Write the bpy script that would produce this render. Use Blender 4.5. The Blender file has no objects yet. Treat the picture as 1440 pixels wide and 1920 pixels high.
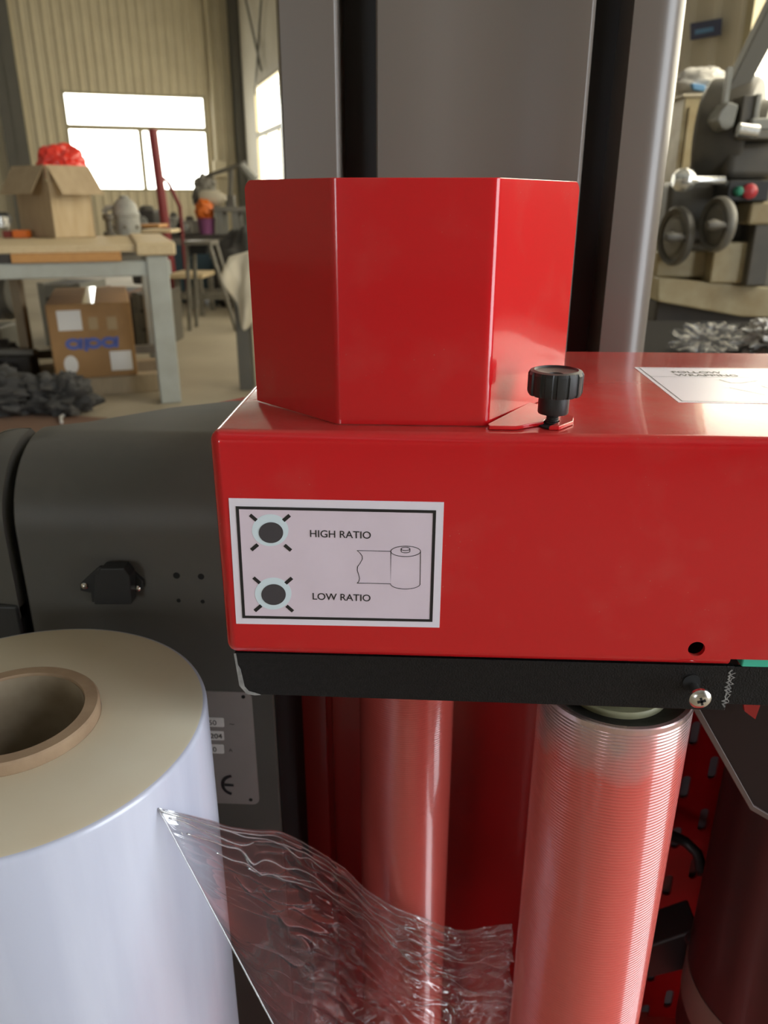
import bpy, bmesh, math, random
import numpy as np
from mathutils import Vector, Matrix, noise as mnoise
random.seed(7)
sc = bpy.context.scene
col = sc.collection
R = math.radians

# ------------------------------------------------------------------ camera
F_PX = 1470.0                       # focal length in pixels of the 1440x1920 frame
PITCH, YAW, ROLL, EYE = R(21.67), R(2.70), R(0.05), 1.06
_f = Vector((-math.sin(YAW)*math.cos(PITCH), math.cos(YAW)*math.cos(PITCH), -math.sin(PITCH)))
_r0 = Vector((math.cos(YAW), math.sin(YAW), 0)); _u0 = _r0.cross(_f)
_r = _r0*math.cos(ROLL)+_u0*math.sin(ROLL); _u = -_r0*math.sin(ROLL)+_u0*math.cos(ROLL)
CAM = Vector((0, 0, EYE))
cam_d = bpy.data.cameras.new('camera'); cam = bpy.data.objects.new('camera', cam_d); col.objects.link(cam)
cam_d.sensor_fit = 'VERTICAL'; cam_d.sensor_height = 36; cam_d.sensor_width = 27
cam_d.lens = F_PX/1920*36; cam_d.clip_start = .01; cam_d.clip_end = 200
m = Matrix.Identity(4)
for i in range(3):
    m[i][0] = _r[i]; m[i][1] = _u[i]; m[i][2] = -_f[i]; m[i][3] = CAM[i]
cam.matrix_world = m
cam_d.dof.use_dof = True; cam_d.dof.focus_distance = .45; cam_d.dof.aperture_fstop = 11.0
sc.camera = cam

# ------------------------------------------------------------------ sky, exposure
world = bpy.data.worlds.new('sky'); sc.world = world; world.use_nodes = True
wn = world.node_tree.nodes; wbg = wn['Background']
wbg.inputs['Color'].default_value = (.88, .94, 1, 1); wbg.inputs['Strength'].default_value = 10.0
vs = sc.view_settings
vs.view_transform = 'Standard'; vs.look = 'None'; vs.gamma = 1; vs.use_curve_mapping = False
vs.exposure = -0.30
sc.cycles.use_denoising = True
sc.cycles.max_bounces = 10; sc.cycles.diffuse_bounces = 5; sc.cycles.glossy_bounces = 5
sc.cycles.transparent_max_bounces = 16; sc.cycles.sample_clamp_indirect = 8
sc.cycles.caustics_reflective = False; sc.cycles.caustics_refractive = False

# the hall stands turned against the machine: W(a, b, z) = a from the window side wall, b from the far wall
U1 = Vector((math.sin(R(69)), math.cos(R(69)), 0)); U2 = Vector((-U1.y, U1.x, 0))
CORNER = Vector((-4.1522, 19.5642, 0))
def W(a, b, z=0): return CORNER - U1*a - U2*b + Vector((0, 0, z))
HALL_ROT = math.atan2(U1.y, U1.x)

def portal(name, c, sx, sy, direction):
    l = bpy.data.lights.new(name, 'AREA'); l.shape = 'RECTANGLE'; l.size = sx; l.size_y = sy
    l.cycles.is_portal = True
    o = bpy.data.objects.new(name, l); col.objects.link(o); o.location = c
    o.rotation_euler = Vector(direction).to_track_quat('-Z', 'Z').to_euler()
    return o
SIDE_WINDOWS = [(1.9, 5.4), (7.0, 10.4), (11.6, 15.0), (16.03, 19.5), (20.6, 24.1)]
WIN_Z = (1.25, 3.2)
SIDE_TOP = [3.2, 3.2, 3.2, 4.0, 4.2, 4.0]
SIDE_BOT = [1.25, 1.25, 1.25, 1.25, .02, 1.25]     # the fifth opening is a gate left open, unseen and added for key light
for i, (b0, b1) in enumerate(SIDE_WINDOWS):
    portal('daylight_portal', W(-.12, (b0+b1)/2, (SIDE_BOT[i]+SIDE_TOP[i])/2), b1-b0, SIDE_TOP[i]-SIDE_BOT[i], -U1)
BACK_WINDOW = (.79, 3.75)
portal('daylight_portal', W(sum(BACK_WINDOW)/2, -.12, sum(WIN_Z)/2), 2.96, 1.95, -U2)
FILL_DOOR = (11.4, 15.2, 3.4)  # unseen doorway behind the camera, added for cool fill light
portal('daylight_portal', W((FILL_DOOR[0]+FILL_DOOR[1])/2, 30.1, FILL_DOOR[2]/2), FILL_DOOR[1]-FILL_DOOR[0], FILL_DOOR[2], U2)

SKYLIGHTS = [(4.7, 5.5, 2, 27), (9.6, 10.5, 2, 27)]
for (s0, s1, t0, t1) in SKYLIGHTS:
    portal('daylight_portal', W((s0+s1)/2, (t0+t1)/2, 6.3), s1-s0, t1-t0, (0, 0, -1)).rotation_euler = (0, 0, HALL_ROT)

# ------------------------------------------------------------------ helpers
def ray(x, y): return _f + _r*((x-720)/F_PX) - _u*((y-960)/F_PX)
def at(px, py, x=None, y=None, z=None):
    """the point of a plane (x, y or z fixed) that the camera sees at a pixel"""
    d = ray(px, py)
    if y is not None: t = y/d.y
    elif z is not None: t = (z-EYE)/d.z
    else: t = x/d.x
    return CAM + d*t

def mat(name, c, rough=.5, metal=0., coat=0., var=None, bump=None, spec=.5, dust=None, streak=None, coat_rough=.06):
    """var = (scale, strength, other colour); bump = (scale, strength); dust = (colour, amount on top faces)"""
    mt = bpy.data.materials.new(name); mt.use_nodes = True
    nt = mt.node_tree; n = nt.nodes; lk = nt.links
    p = n['Principled BSDF']
    p.inputs['Base Color'].default_value = (*c, 1); p.inputs['Roughness'].default_value = rough
    p.inputs['Metallic'].default_value = metal; p.inputs['Specular IOR Level'].default_value = spec
    p.inputs['Coat Weight'].default_value = coat; p.inputs['Coat Roughness'].default_value = coat_rough
    tc = n.new('ShaderNodeTexCoord')
    colour = None
    if var:
        nz = n.new('ShaderNodeTexNoise'); nz.inputs['Scale'].default_value = var[0]; nz.inputs['Detail'].default_value = 6
        src = tc.outputs['Object']
        if streak:
            mp = n.new('ShaderNodeMapping'); mp.inputs['Scale'].default_value = streak; lk.new(src, mp.inputs[0]); src = mp.outputs[0]
        lk.new(src, nz.inputs['Vector'])
        rp = n.new('ShaderNodeMapRange'); rp.inputs[1].default_value = .35; rp.inputs[2].default_value = .7
        rp.inputs[3].default_value = 0; rp.inputs[4].default_value = var[1]; lk.new(nz.outputs['Fac'], rp.inputs[0])
        mx = n.new('ShaderNodeMix'); mx.data_type = 'RGBA'; lk.new(rp.outputs[0], mx.inputs[0])
        mx.inputs[6].default_value = (*c, 1); mx.inputs[7].default_value = (*var[2], 1)
        colour = mx.outputs[2]
    if dust:
        geo = n.new('ShaderNodeNewGeometry'); sp = n.new('ShaderNodeSeparateXYZ'); lk.new(geo.outputs['Normal'], sp.inputs[0])
        up = n.new('ShaderNodeMapRange'); up.inputs[1].default_value = .8; up.inputs[2].default_value = 1; lk.new(sp.outputs['Z'], up.inputs[0])
        nz = n.new('ShaderNodeTexNoise'); nz.inputs['Scale'].default_value = 22; nz.inputs['Detail'].default_value = 9; nz.inputs['Roughness'].default_value = .7
        lk.new(tc.outputs['Object'], nz.inputs['Vector'])
        r2 = n.new('ShaderNodeMapRange'); r2.inputs[1].default_value = .3; r2.inputs[2].default_value = .75
        r2.inputs[3].default_value = .25*dust[1]; r2.inputs[4].default_value = dust[1]; lk.new(nz.outputs['Fac'], r2.inputs[0])
        mu = n.new('ShaderNodeMath'); mu.operation = 'MULTIPLY'; lk.new(up.outputs[0], mu.inputs[0]); lk.new(r2.outputs[0], mu.inputs[1])
        # loose specks and finger smears on every face
        vo = n.new('ShaderNodeTexVoronoi'); vo.inputs['Scale'].default_value = 240; lk.new(tc.outputs['Object'], vo.inputs['Vector'])
        r3 = n.new('ShaderNodeMapRange'); r3.inputs[1].default_value = .12; r3.inputs[2].default_value = .06; lk.new(vo.outputs['Distance'], r3.inputs[0])
        n3 = n.new('ShaderNodeTexNoise'); n3.inputs['Scale'].default_value = 31; n3.inputs['Detail'].default_value = 8; lk.new(tc.outputs['Object'], n3.inputs['Vector'])
        r4 = n.new('ShaderNodeMapRange'); r4.inputs[1].default_value = .55; r4.inputs[2].default_value = .75; r4.inputs[4].default_value = .5; lk.new(n3.outputs['Fac'], r4.inputs[0])
        m2 = n.new('ShaderNodeMath'); m2.operation = 'MULTIPLY'; lk.new(r3.outputs[0], m2.inputs[0]); lk.new(r4.outputs[0], m2.inputs[1])
        ad0 = n.new('ShaderNodeMath'); ad0.operation = 'MULTIPLY_ADD'; lk.new(r4.outputs[0], ad0.inputs[0]); ad0.inputs[1].default_value = .13; lk.new(m2.outputs[0], ad0.inputs[2])
        ad = n.new('ShaderNodeMath'); ad.operation = 'ADD'; ad.use_clamp = True; lk.new(mu.outputs[0], ad.inputs[0]); lk.new(ad0.outputs[0], ad.inputs[1])
        mx2 = n.new('ShaderNodeMix'); mx2.data_type = 'RGBA'; lk.new(ad.outputs[0], mx2.inputs[0])
        if colour: lk.new(colour, mx2.inputs[6])
        else: mx2.inputs[6].default_value = (*c, 1)
        mx2.inputs[7].default_value = (*dust[0], 1); colour = mx2.outputs[2]
        rr = n.new('ShaderNodeMath'); rr.operation = 'MULTIPLY_ADD'; lk.new(ad.outputs[0], rr.inputs[0]); rr.inputs[1].default_value = .15; rr.inputs[2].default_value = rough
        lk.new(rr.outputs[0], p.inputs['Roughness'])
    if colour: lk.new(colour, p.inputs['Base Color'])
    if bump:
        nb = n.new('ShaderNodeTexNoise'); nb.inputs['Scale'].default_value = bump[0]; nb.inputs['Detail'].default_value = 3
        lk.new(tc.outputs['Object'], nb.inputs['Vector'])
        bp = n.new('ShaderNodeBump'); bp.inputs['Strength'].default_value = bump[1]; bp.inputs['Distance'].default_value = .001 if len(bump) < 3 else bump[2]
        lk.new(nb.outputs['Fac'], bp.inputs['Height']); lk.new(bp.outputs[0], p.inputs['Normal'])
    return mt

def clear_film(name, gloss=.10, tint=(.97, .97, .97), haze=.03, rough=.04, gmax=.75):
    mt = bpy.data.materials.new(name); mt.use_nodes = True; nt = mt.node_tree; n = nt.nodes; lk = nt.links
    for x in list(n): n.remove(x)
    out = n.new('ShaderNodeOutputMaterial'); tr = n.new('ShaderNodeBsdfTransparent'); tr.inputs[0].default_value = (*tint, 1)
    gl = n.new('ShaderNodeBsdfGlossy'); gl.inputs['Roughness'].default_value = rough
    df = n.new('ShaderNodeBsdfDiffuse'); df.inputs[0].default_value = (.8, .8, .82, 1)
    lw = n.new('ShaderNodeLayerWeight'); lw.inputs[0].default_value = .5
    mr = n.new('ShaderNodeMapRange'); mr.inputs[3].default_value = gloss; mr.inputs[4].default_value = gmax
    pw = n.new('ShaderNodeMath'); pw.operation = 'POWER'; pw.inputs[1].default_value = 2.2
    lk.new(lw.outputs['Facing'], pw.inputs[0]); lk.new(pw.outputs[0], mr.inputs[0])
    a = n.new('ShaderNodeMixShader'); lk.new(mr.outputs[0], a.inputs[0]); lk.new(tr.outputs[0], a.inputs[1]); lk.new(gl.outputs[0], a.inputs[2])
    b = n.new('ShaderNodeMixShader'); b.inputs[0].default_value = haze; lk.new(a.outputs[0], b.inputs[1]); lk.new(df.outputs[0], b.inputs[2])
    lk.new(b.outputs[0], out.inputs[0])
    return mt

def pane_mat(name, tint):
    mt = bpy.data.materials.new(name); mt.use_nodes = True; nt = mt.node_tree; n = nt.nodes; lk = nt.links
    for x in list(n): n.remove(x)
    out = n.new('ShaderNodeOutputMaterial'); tr = n.new('ShaderNodeBsdfTransparent'); tr.inputs[0].default_value = (*tint, 1)
    gl = n.new('ShaderNodeBsdfGlossy'); gl.inputs['Roughness'].default_value = .05
    a = n.new('ShaderNodeMixShader'); a.inputs[0].default_value = .05
    lk.new(tr.outputs[0], a.inputs[1]); lk.new(gl.outputs[0], a.inputs[2]); lk.new(a.outputs[0], out.inputs[0])
    return mt

def origin(o):
    v = Vector((0, 0, 0))
    while o is not None: v += o.location; o = o.parent
    return v
class MB:
    """collects vertices and faces in world coordinates; build() links them as one mesh object"""
    def __init__(s): s.v = []; s.f = []
    def add(s, vs_, fs):
        k = len(s.v); s.v += [Vector(p) for p in vs_]; s.f += [tuple(i+k for i in f) for f in fs]; return s
    def box(s, x0, x1, y0, y1, z0, z1, T=None):
        p = [Vector((x, y, z)) for z in (z0, z1) for y in (y0, y1) for x in (x0, x1)]
        if T: p = [T(q) for q in p]
        return s.add(p, [(0, 2, 3, 1), (4, 5, 7, 6), (0, 1, 5, 4), (2, 6, 7, 3), (0, 4, 6, 2), (1, 3, 7, 5)])
    def hbox(s, a0, a1, b0, b1, z0, z1): return s.box(a0, a1, b0, b1, z0, z1, lambda q: W(q.x, q.y, q.z))
    def prism(s, pts, lo, hi, plane='xy', T=None):
        def P(q, h):
            v = {'xy': (q[0], q[1], h), 'xz': (q[0], h, q[1]), 'yz': (h, q[0], q[1])}[plane]
            v = Vector(v); return T(v) if T else v
        n = len(pts); vv = [P(q, lo) for q in pts]+[P(q, hi) for q in pts]
        return s.add(vv, [tuple(range(n)), tuple(range(2*n-1, n-1, -1))]+[(i, (i+1) % n, n+(i+1) % n, n+i) for i in range(n)])
    def lathe(s, prof, c, n=48, T=None, closed=False, mod=None, caps=True):
        """prof = [(radius, height)]; c = foot of the axis; T maps the local axis-up point"""
        c = Vector(c); vv = []; ff = []; k = len(prof)
        for j in range(n):
            a = 2*math.pi*j/n
            for i, (r_, h) in enumerate(prof):
                rr = r_*(mod(a, i) if mod else 1)
                q = Vector((rr*math.cos(a), rr*math.sin(a), h)); vv.append(c+(T(q) if T else q))
        for j in range(n):
            j2 = (j+1) % n
            for i in range(k-1 if not closed else k):
                i2 = (i+1) % k; ff.append((j*k+i, j2*k+i, j2*k+i2, j*k+i2))
        if not closed and caps:
            if prof[0][0] > 1e-6: ff.append(tuple(j*k for j in range(n-1, -1, -1)))
            if prof[-1][0] > 1e-6: ff.append(tuple(j*k+k-1 for j in range(n)))
        return s.add(vv, ff)
    def cyl(s, p0, p1, r, n=20, r2=None):
        p0 = Vector(p0); p1 = Vector(p1); d = p1-p0; q = d.to_track_quat('Z', 'Y'); r2 = r if r2 is None else r2
        return s.lathe([(r, 0), (r2, d.length)], p0, n, T=lambda v: q @ v)
    def tube(s, path, r, n=10):
        path = [Vector(p) for p in path]; vv = []; ff = []
        for i, p in enumerate(path):
            d = (path[min(i+1, len(path)-1)]-path[max(i-1, 0)]).normalized(); q = d.to_track_quat('Z', 'Y')
            for j in range(n):
                a = 2*math.pi*j/n; vv.append(p+q @ Vector((r*math.cos(a), r*math.sin(a), 0)))
        for i in range(len(path)-1):
            for j in range(n): ff.append((i*n+j, i*n+(j+1) % n, (i+1)*n+(j+1) % n, (i+1)*n+j))
        ff += [tuple(range(n-1, -1, -1)), tuple((len(path)-1)*n+j for j in range(n))]
        return s.add(vv, ff)
    def grid(s, fn, nu, nv):
        vv = [fn(i/nu, j/nv) for i in range(nu+1) for j in range(nv+1)]
        return s.add(vv, [(i*(nv+1)+j, (i+1)*(nv+1)+j, (i+1)*(nv+1)+j+1, i*(nv+1)+j+1) for i in range(nu) for j in range(nv)])
    def ribbon(s, pts, w, y, closed=False):
        """a printed line of width w in the vertical plane at depth y; pts = [(x, z)]"""
        return s.ribbon3([Vector((p[0], y, p[1])) for p in pts], w, Vector((0, 1, 0)), closed)
    def ribbon3(s, P, w, nrm, closed=False):
        n = len(P); vv = []; ff = []
        for i in range(n):
            a = P[(i-1) % n] if closed or i else P[0]; b = P[(i+1) % n] if closed or i < n-1 else P[-1]
            d1 = (P[i]-a); d2 = (b-P[i])
            if d1.length < 1e-9: d1 = d2
            if d2.length < 1e-9: d2 = d1
            n1 = nrm.cross(d1.normalized()); n2 = nrm.cross(d2.normalized()); k = (n1+n2)
            k = k/max(.35, k.length_squared/2) if k.length > 1e-6 else n1
            vv += [P[i]+k*w/2, P[i]-k*w/2]
        for i in range(n if closed else n-1):
            j = (i+1) % n; ff.append((2*i, 2*j, 2*j+1, 2*i+1))
        return s.add(vv, ff)
    def build(s, name, mt, parent=None, bevel=0, seg=2, smooth=None, solid=0, subsurf=0, recalc=True):
        me = bpy.data.meshes.new(name); o = bpy.data.objects.new(name, me)
        off = Vector((0, 0, 0))
        if parent is not None: o.parent = parent; off = origin(parent)
        me.from_pydata([v-off for v in s.v], [], s.f)
        if recalc:
            bm = bmesh.new(); bm.from_mesh(me); bmesh.ops.recalc_face_normals(bm, faces=bm.faces); bm.to_mesh(me); bm.free()
        me.materials.append(mt); col.objects.link(o)
        if bevel:
            b = o.modifiers.new('bevel', 'BEVEL'); b.width = bevel; b.segments = seg; b.limit_method = 'ANGLE'; b.angle_limit = R(35); b.harden_normals = True
            for p in me.polygons: p.use_smooth = True
            me.set_sharp_from_angle(angle=R(40))
        if smooth:
            for p in me.polygons: p.use_smooth = True
            me.set_sharp_from_angle(angle=R(smooth))
        if solid:
            b = o.modifiers.new('thickness', 'SOLIDIFY'); b.thickness = solid; b.offset = 0
        if subsurf:
            b = o.modifiers.new('smooth', 'SUBSURF'); b.levels = subsurf; b.render_levels = subsurf
        return o
def tag(o, label=None, cat=None, group=None, kind=None):
    if label: o['label'] = label
    if cat: o['category'] = cat
    if group: o['group'] = group
    if kind: o['kind'] = kind
    return o
def thing(name, loc, label, cat, group=None):
    o = bpy.data.objects.new(name, None); col.objects.link(o); o.location = loc; o.empty_display_size = .05
    return tag(o, label, cat, group)
def cut(o, cutters):
    """boolean difference, applied"""
    tmp = []
    for c in cutters:
        b = o.modifiers.new('cut', 'BOOLEAN'); b.operation = 'DIFFERENCE'; b.solver = 'EXACT'; b.object = c; tmp.append(c)
    bpy.context.view_layer.update()
    dg = bpy.context.evaluated_depsgraph_get(); me = bpy.data.meshes.new_from_object(o.evaluated_get(dg))
    o.modifiers.clear(); old = o.data; o.data = me
    for c in tmp: bpy.data.objects.remove(c)
    for p in me.polygons: p.use_smooth = True
    me.set_sharp_from_angle(angle=R(30))
    return o
def text(name, s, size, M, mt, parent, offset=0., shear=0., align='LEFT', depth=.00002):
    cu = bpy.data.curves.new(name, 'FONT'); cu.body = s; cu.size = size; cu.offset = offset; cu.shear = shear; cu.align_x = align; cu.extrude = depth
    t = bpy.data.objects.new(name, cu); col.objects.link(t); bpy.context.view_layer.update()
    me = bpy.data.meshes.new_from_object(t.evaluated_get(bpy.context.evaluated_depsgraph_get()))
    bpy.data.objects.remove(t); me.materials.clear(); me.materials.append(mt)
    me.transform(M); off = origin(parent); me.transform(Matrix.Translation(-off))
    o = bpy.data.objects.new(name, me); o.parent = parent; col.objects.link(o); return o
def facing(loc, rot_y=0.):
    """matrix that stands a text upright facing -Y"""
    return Matrix.Translation(loc) @ Matrix.Rotation(R(90), 4, 'X') @ Matrix.Rotation(rot_y, 4, 'Z')
def arc(cx, cy, r_, a0, a1, n=8): return [(cx+r_*math.cos(R(a0+(a1-a0)*i/n)), cy+r_*math.sin(R(a0+(a1-a0)*i/n))) for i in range(n+1)]
def rrect(x0, x1, z0, z1, r_, n=5):
    return arc(x1-r_, z1-r_, r_, 0, 90, n)+arc(x0+r_, z1-r_, r_, 90, 180, n)+arc(x0+r_, z0+r_, r_, 180, 270, n)+arc(x1-r_, z0+r_, r_, 270, 360, n)
def ell(cx, cz, rx, rz, n=32, a0=0, a1=360): return [(cx+rx*math.cos(R(a0+(a1-a0)*i/n)), cz+rz*math.sin(R(a0+(a1-a0)*i/n))) for i in range(n+(0 if a1-a0 == 360 else 1))]

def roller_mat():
    """red-coated ridged roller, with a silver reflection painted into its colour near the upper end"""
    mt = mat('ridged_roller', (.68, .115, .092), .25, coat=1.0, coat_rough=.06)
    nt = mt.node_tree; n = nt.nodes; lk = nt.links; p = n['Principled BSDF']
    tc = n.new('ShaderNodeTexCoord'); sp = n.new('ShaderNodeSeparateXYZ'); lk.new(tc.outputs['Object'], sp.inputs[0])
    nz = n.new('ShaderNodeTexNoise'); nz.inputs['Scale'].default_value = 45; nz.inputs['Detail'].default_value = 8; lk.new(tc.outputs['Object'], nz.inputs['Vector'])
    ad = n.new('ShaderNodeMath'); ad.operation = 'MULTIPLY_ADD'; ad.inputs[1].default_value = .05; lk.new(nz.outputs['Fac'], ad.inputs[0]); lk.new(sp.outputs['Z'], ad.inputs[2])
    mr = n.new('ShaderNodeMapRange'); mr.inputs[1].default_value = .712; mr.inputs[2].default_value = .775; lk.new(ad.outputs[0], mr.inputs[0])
    mx = n.new('ShaderNodeMix'); mx.data_type = 'RGBA'; lk.new(mr.outputs[0], mx.inputs[0]); mx.inputs[6].default_value = (.68, .115, .092, 1); mx.inputs[7].default_value = (.62, .58, .56, 1)  # silver of a reflection put into the colour, fading downwards
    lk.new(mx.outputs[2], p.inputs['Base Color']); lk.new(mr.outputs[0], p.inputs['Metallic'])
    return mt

# ------------------------------------------------------------------ materials
M = {}
M['red'] = mat('red_gloss_paint', (.56, .009, .013), .16, coat=.40, coat_rough=.03, spec=.4, bump=(350, .04), dust=((.46, .20, .16), .45))
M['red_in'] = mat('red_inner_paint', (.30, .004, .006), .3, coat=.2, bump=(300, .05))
M['black'] = mat('black_powder_coat', (.007, .006, .006), .48, spec=.22, bump=(900, .45), var=(300, .3, (.02, .018, .018)))
M['black2'] = mat('black_plastic', (.018, .018, .018), .45, bump=(600, .1))
M['bare'] = mat('worn_bare_edge', (.30, .29, .28), .5, var=(200, .8, (.12, .12, .12)))
M['void'] = mat('dark_hole', (.004, .004, .004), .8)
M['steel'] = mat('bright_steel', (.72, .70, .66), .22, metal=1, var=(60, .4, (.5, .46, .42)))
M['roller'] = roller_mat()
M['cream'] = mat('cream_nylon', (.62, .60, .38), .45, var=(90, .5, (.5, .47, .28)))
M['rubber'] = mat('dark_rubber', (.022, .020, .019), .5, spec=.3, var=(160, .5, (.06, .056, .05)))
M['mast'] = mat('grey_mast_paint', (.150, .128, .106), .34, coat=.2, coat_rough=.15, bump=(500, .05))
M['mastdark'] = mat('black_mast_channel', (.018, .016, .016), .5)
M['body'] = mat('charcoal_body_paint', (.090, .086, .076), .46, spec=.4, bump=(700, .06), var=(12, .5, (.12, .11, .095)), dust=((.24, .22, .19), .3))
M['label'] = mat('label_film', (.74, .62, .71), .3, var=(45, .35, (.64, .53, .60)))
M['label_edge'] = mat('label_border_white', (.80, .74, .82), .3)
M['halo'] = mat('label_halo', (.68, .78, .84), .3)
M['ink'] = mat('black_print', (.012, .010, .011), .4)
M['lens'] = mat('dark_lens', (.050, .045, .055), .12, coat=.5)
M['plate'] = mat('aluminium_nameplate', (.34, .31, .29), .4, metal=.25, var=(30, .4, (.28, .25, .23)))
M['white'] = mat('white_print', (.75, .73, .70), .5)
M['film_side'] = mat('wound_film_side', (.50, .52, .63), .28, coat=.4, coat_rough=.10, var=(9, .7, (.66, .68, .78)), streak=(3, 3, .35), bump=(60, .25))
M['film_top'] = mat('wound_film_end', (.66, .60, .46), .45, var=(7, .8, (.60, .50, .34)))
M['core'] = mat('cardboard_core', (.30, .20, .12), .8, var=(60, .6, (.40, .28, .17)), bump=(200, .3))
M['core_in'] = mat('core_inside', (.36, .29, .20), .85, var=(50, .6, (.22, .16, .10)))
M['web'] = clear_film('stretch_film', .16, haze=.025, rough=.035, gmax=.9)
M['rear'] = mat('grey_rear_panel', (.16, .155, .17), .5)
M['bracket'] = mat('dark_maroon_plate', (.014, .005, .005), .5, spec=.25)
M['flange'] = mat('dull_brown_edge', (.085, .055, .048), .5)
M['teal'] = mat('green_plastic', (.06, .55, .38), .35)
M['motor'] = mat('dark_motor_casing', (.030, .012, .012), .4, coat=.1)
M['band'] = mat('grey_motor_band', (.17, .135, .115), .45)
M['concrete'] = mat('concrete_floor', (.40, .345, .255), .62, var=(1.1, .8, (.28, .235, .165)), bump=(30, .15))
M['clad'] = mat('cream_cladding', (.62, .55, .39), .5, var=(3, .5, (.53, .46, .32)))
M['clad2'] = mat('cream_cladding_side', (.60, .55, .44), .5, var=(3, .5, (.52, .47, .37)))
M['beam'] = mat('grey_steel_beam', (.105, .100, .085), .55, var=(5, .4, (.13, .12, .10)))
M['frame'] = mat('window_frame_paint', (.42, .37, .24), .5)
M['roof'] = mat('roof_sheet', (.42, .41, .37), .6)
M['pane'] = pane_mat('clear_pane', (1.0, .97, .90)); M['pane_warm'] = pane_mat('yellowed_pane', (1.0, .93, .80))
M['skylight'] = pane_mat('dusty_skylight', (.26, .26, .25))
M['bench'] = mat('pale_blue_grey_paint', (.40, .42, .39), .5, var=(9, .6, (.30, .30, .26)))
M['ply'] = mat('pale_plywood', (.60, .48, .30), .6, var=(14, .6, (.48, .36, .2)), streak=(1, 8, 8))
M['plank'] = mat('orange_wood', (.52, .27, .09), .55, var=(10, .6, (.40, .19, .06)), streak=(1, 9, 9))
M['wood'] = mat('grey_wood', (.38, .30, .20), .7, var=(14, .6, (.27, .21, .14)), streak=(8, 8, 1))
M['card'] = mat('worn_cardboard', (.42, .32, .20), .8, var=(8, .7, (.34, .25, .15)), streak=(3, 3, .6))
M['card_light'] = mat('light_cardboard', (.52, .41, .26), .8, var=(8, .7, (.40, .29, .16)), streak=(3, 3, .5))
M['card_brown'] = mat('brown_cardboard', (.36, .20, .08), .75, var=(7, .6, (.27, .15, .06)))
M['tape'] = mat('clear_packing_tape', (.42, .30, .17), .12, coat=.8)
M['blue'] = mat('blue_print', (.10, .14, .42), .7)
M['redbag'] = mat('red_plastic_bag', (.72, .035, .02), .35, coat=.3)
M['orange'] = mat('orange_plastic', (.75, .17, .02), .45)
M['darkred'] = mat('dull_red', (.22, .03, .02), .5)
M['cast'] = mat('grey_casting', (.34, .34, .31), .5, var=(25, .7, (.22, .22, .20)), bump=(80, .3, .003))
M['iron'] = mat('oily_iron', (.085, .078, .065), .45, var=(14, .6, (.14, .12, .09)))
M['iron2'] = mat('worn_iron', (.20, .185, .155), .45, var=(14, .7, (.12, .11, .09)))
M['lathe'] = mat('cream_machine_enamel', (.44, .38, .24), .5, var=(11, .8, (.28, .20, .09)))
M['dark'] = mat('dark_grime', (.035, .030, .026), .6, var=(10, .6, (.06, .05, .04)))
M['cloth'] = mat('charcoal_cloth', (.052, .050, .048), .7, bump=(120, .4), var=(10, .5, (.09, .085, .08)))
M['sheet'] = mat('dusty_white_sheet', (.52, .47, .37), .6, var=(8, .6, (.44, .39, .29)))
M['bluecab'] = mat('blue_cabinet_paint', (.028, .060, .082), .5)
M['tealleg'] = mat('blue_green_paint', (.10, .19, .21), .5)
M['post'] = mat('red_post_paint', (.22, .025, .028), .5)
M['purple'] = mat('purple_plastic', (.30, .10, .24), .5)
M['green'] = mat('green_button', (.02, .22, .13), .35); M['redbtn'] = mat('red_button', (.50, .04, .05), .35)
M['chrome'] = mat('polished_steel', (.80, .80, .78), .25, metal=.85)
M['navy'] = mat('navy_banner', (.06, .07, .14), .6)
M['bag'] = mat('white_sack', (.62, .60, .57), .55); M['bagblue'] = mat('blue_sack_print', (.12, .28, .52), .5)
M['grey'] = mat('mid_grey_paint', (.22, .215, .19), .5, var=(9, .5, (.16, .15, .13)))
M['brown'] = mat('brown_board', (.17, .095, .065), .7, var=(4, .6, (.22, .15, .11)))

# ------------------------------------------------------------------ the hall
tag(MB().hbox(-.3, 18, -.3, 34, -.12, 0).build('floor', M['concrete']), kind='structure')
ceil = MB()
for (s0, s1) in ((-.3, 4.7), (5.5, 9.6), (10.5, 16.3)): ceil.hbox(s0, s1, -.3, 30.3, 6.0, 6.12)
for (s0, s1, t0, t1) in SKYLIGHTS: ceil.hbox(s0, s1, -.3, t0, 6.0, 6.12).hbox(s0, s1, t1, 30.3, 6.0, 6.12)
ceil = ceil.build('ceiling', M['roof']); tag(ceil, kind='structure')
for (s0, s1, t0, t1) in SKYLIGHTS: MB().hbox(s0, s1, t0, t1, 6.04, 6.06).build('skylight_pane', M['skylight'], ceil)

def cladding(parent, along, const, s0, s1, z0, z1, mt, side, pitch=.21, sheet=.84):
    """ribbed wall sheets, each about .84 m wide, a child of the wall; along = 'a' or 'b'; side = which way is indoors"""
    n = max(1, round((s1-s0)/sheet)); w = (s1-s0)/n
    for k in range(n):
        p = []; a = s0+k*w; nr = max(1, round(w/pitch)); q = w/nr
        for i in range(nr):
            x = a+i*q
            p += [(x, 0), (x+q*.52, 0), (x+q*.64, .028), (x+q*.86, .028), (x+q*.985, 0)]
        p.append((a+w, 0))
        p += [(a+w, -.05), (a, -.05)]
        T = (lambda v: W(v.x, const+side*v.y, v.z)) if along == 'a' else (lambda v: W(const+side*v.y, v.x, v.z))
        MB().prism(p, z0, z1, 'xy', T=T).build('cladding_sheet', mt, parent)
def wall_root(name, loc):
    o = bpy.data.objects.new(name, None); col.objects.link(o); o.location = loc; return tag(o, kind='structure')
wb = wall_root('wall_back', W(0, 0, 0))
a0, a1 = BACK_WINDOW
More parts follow.
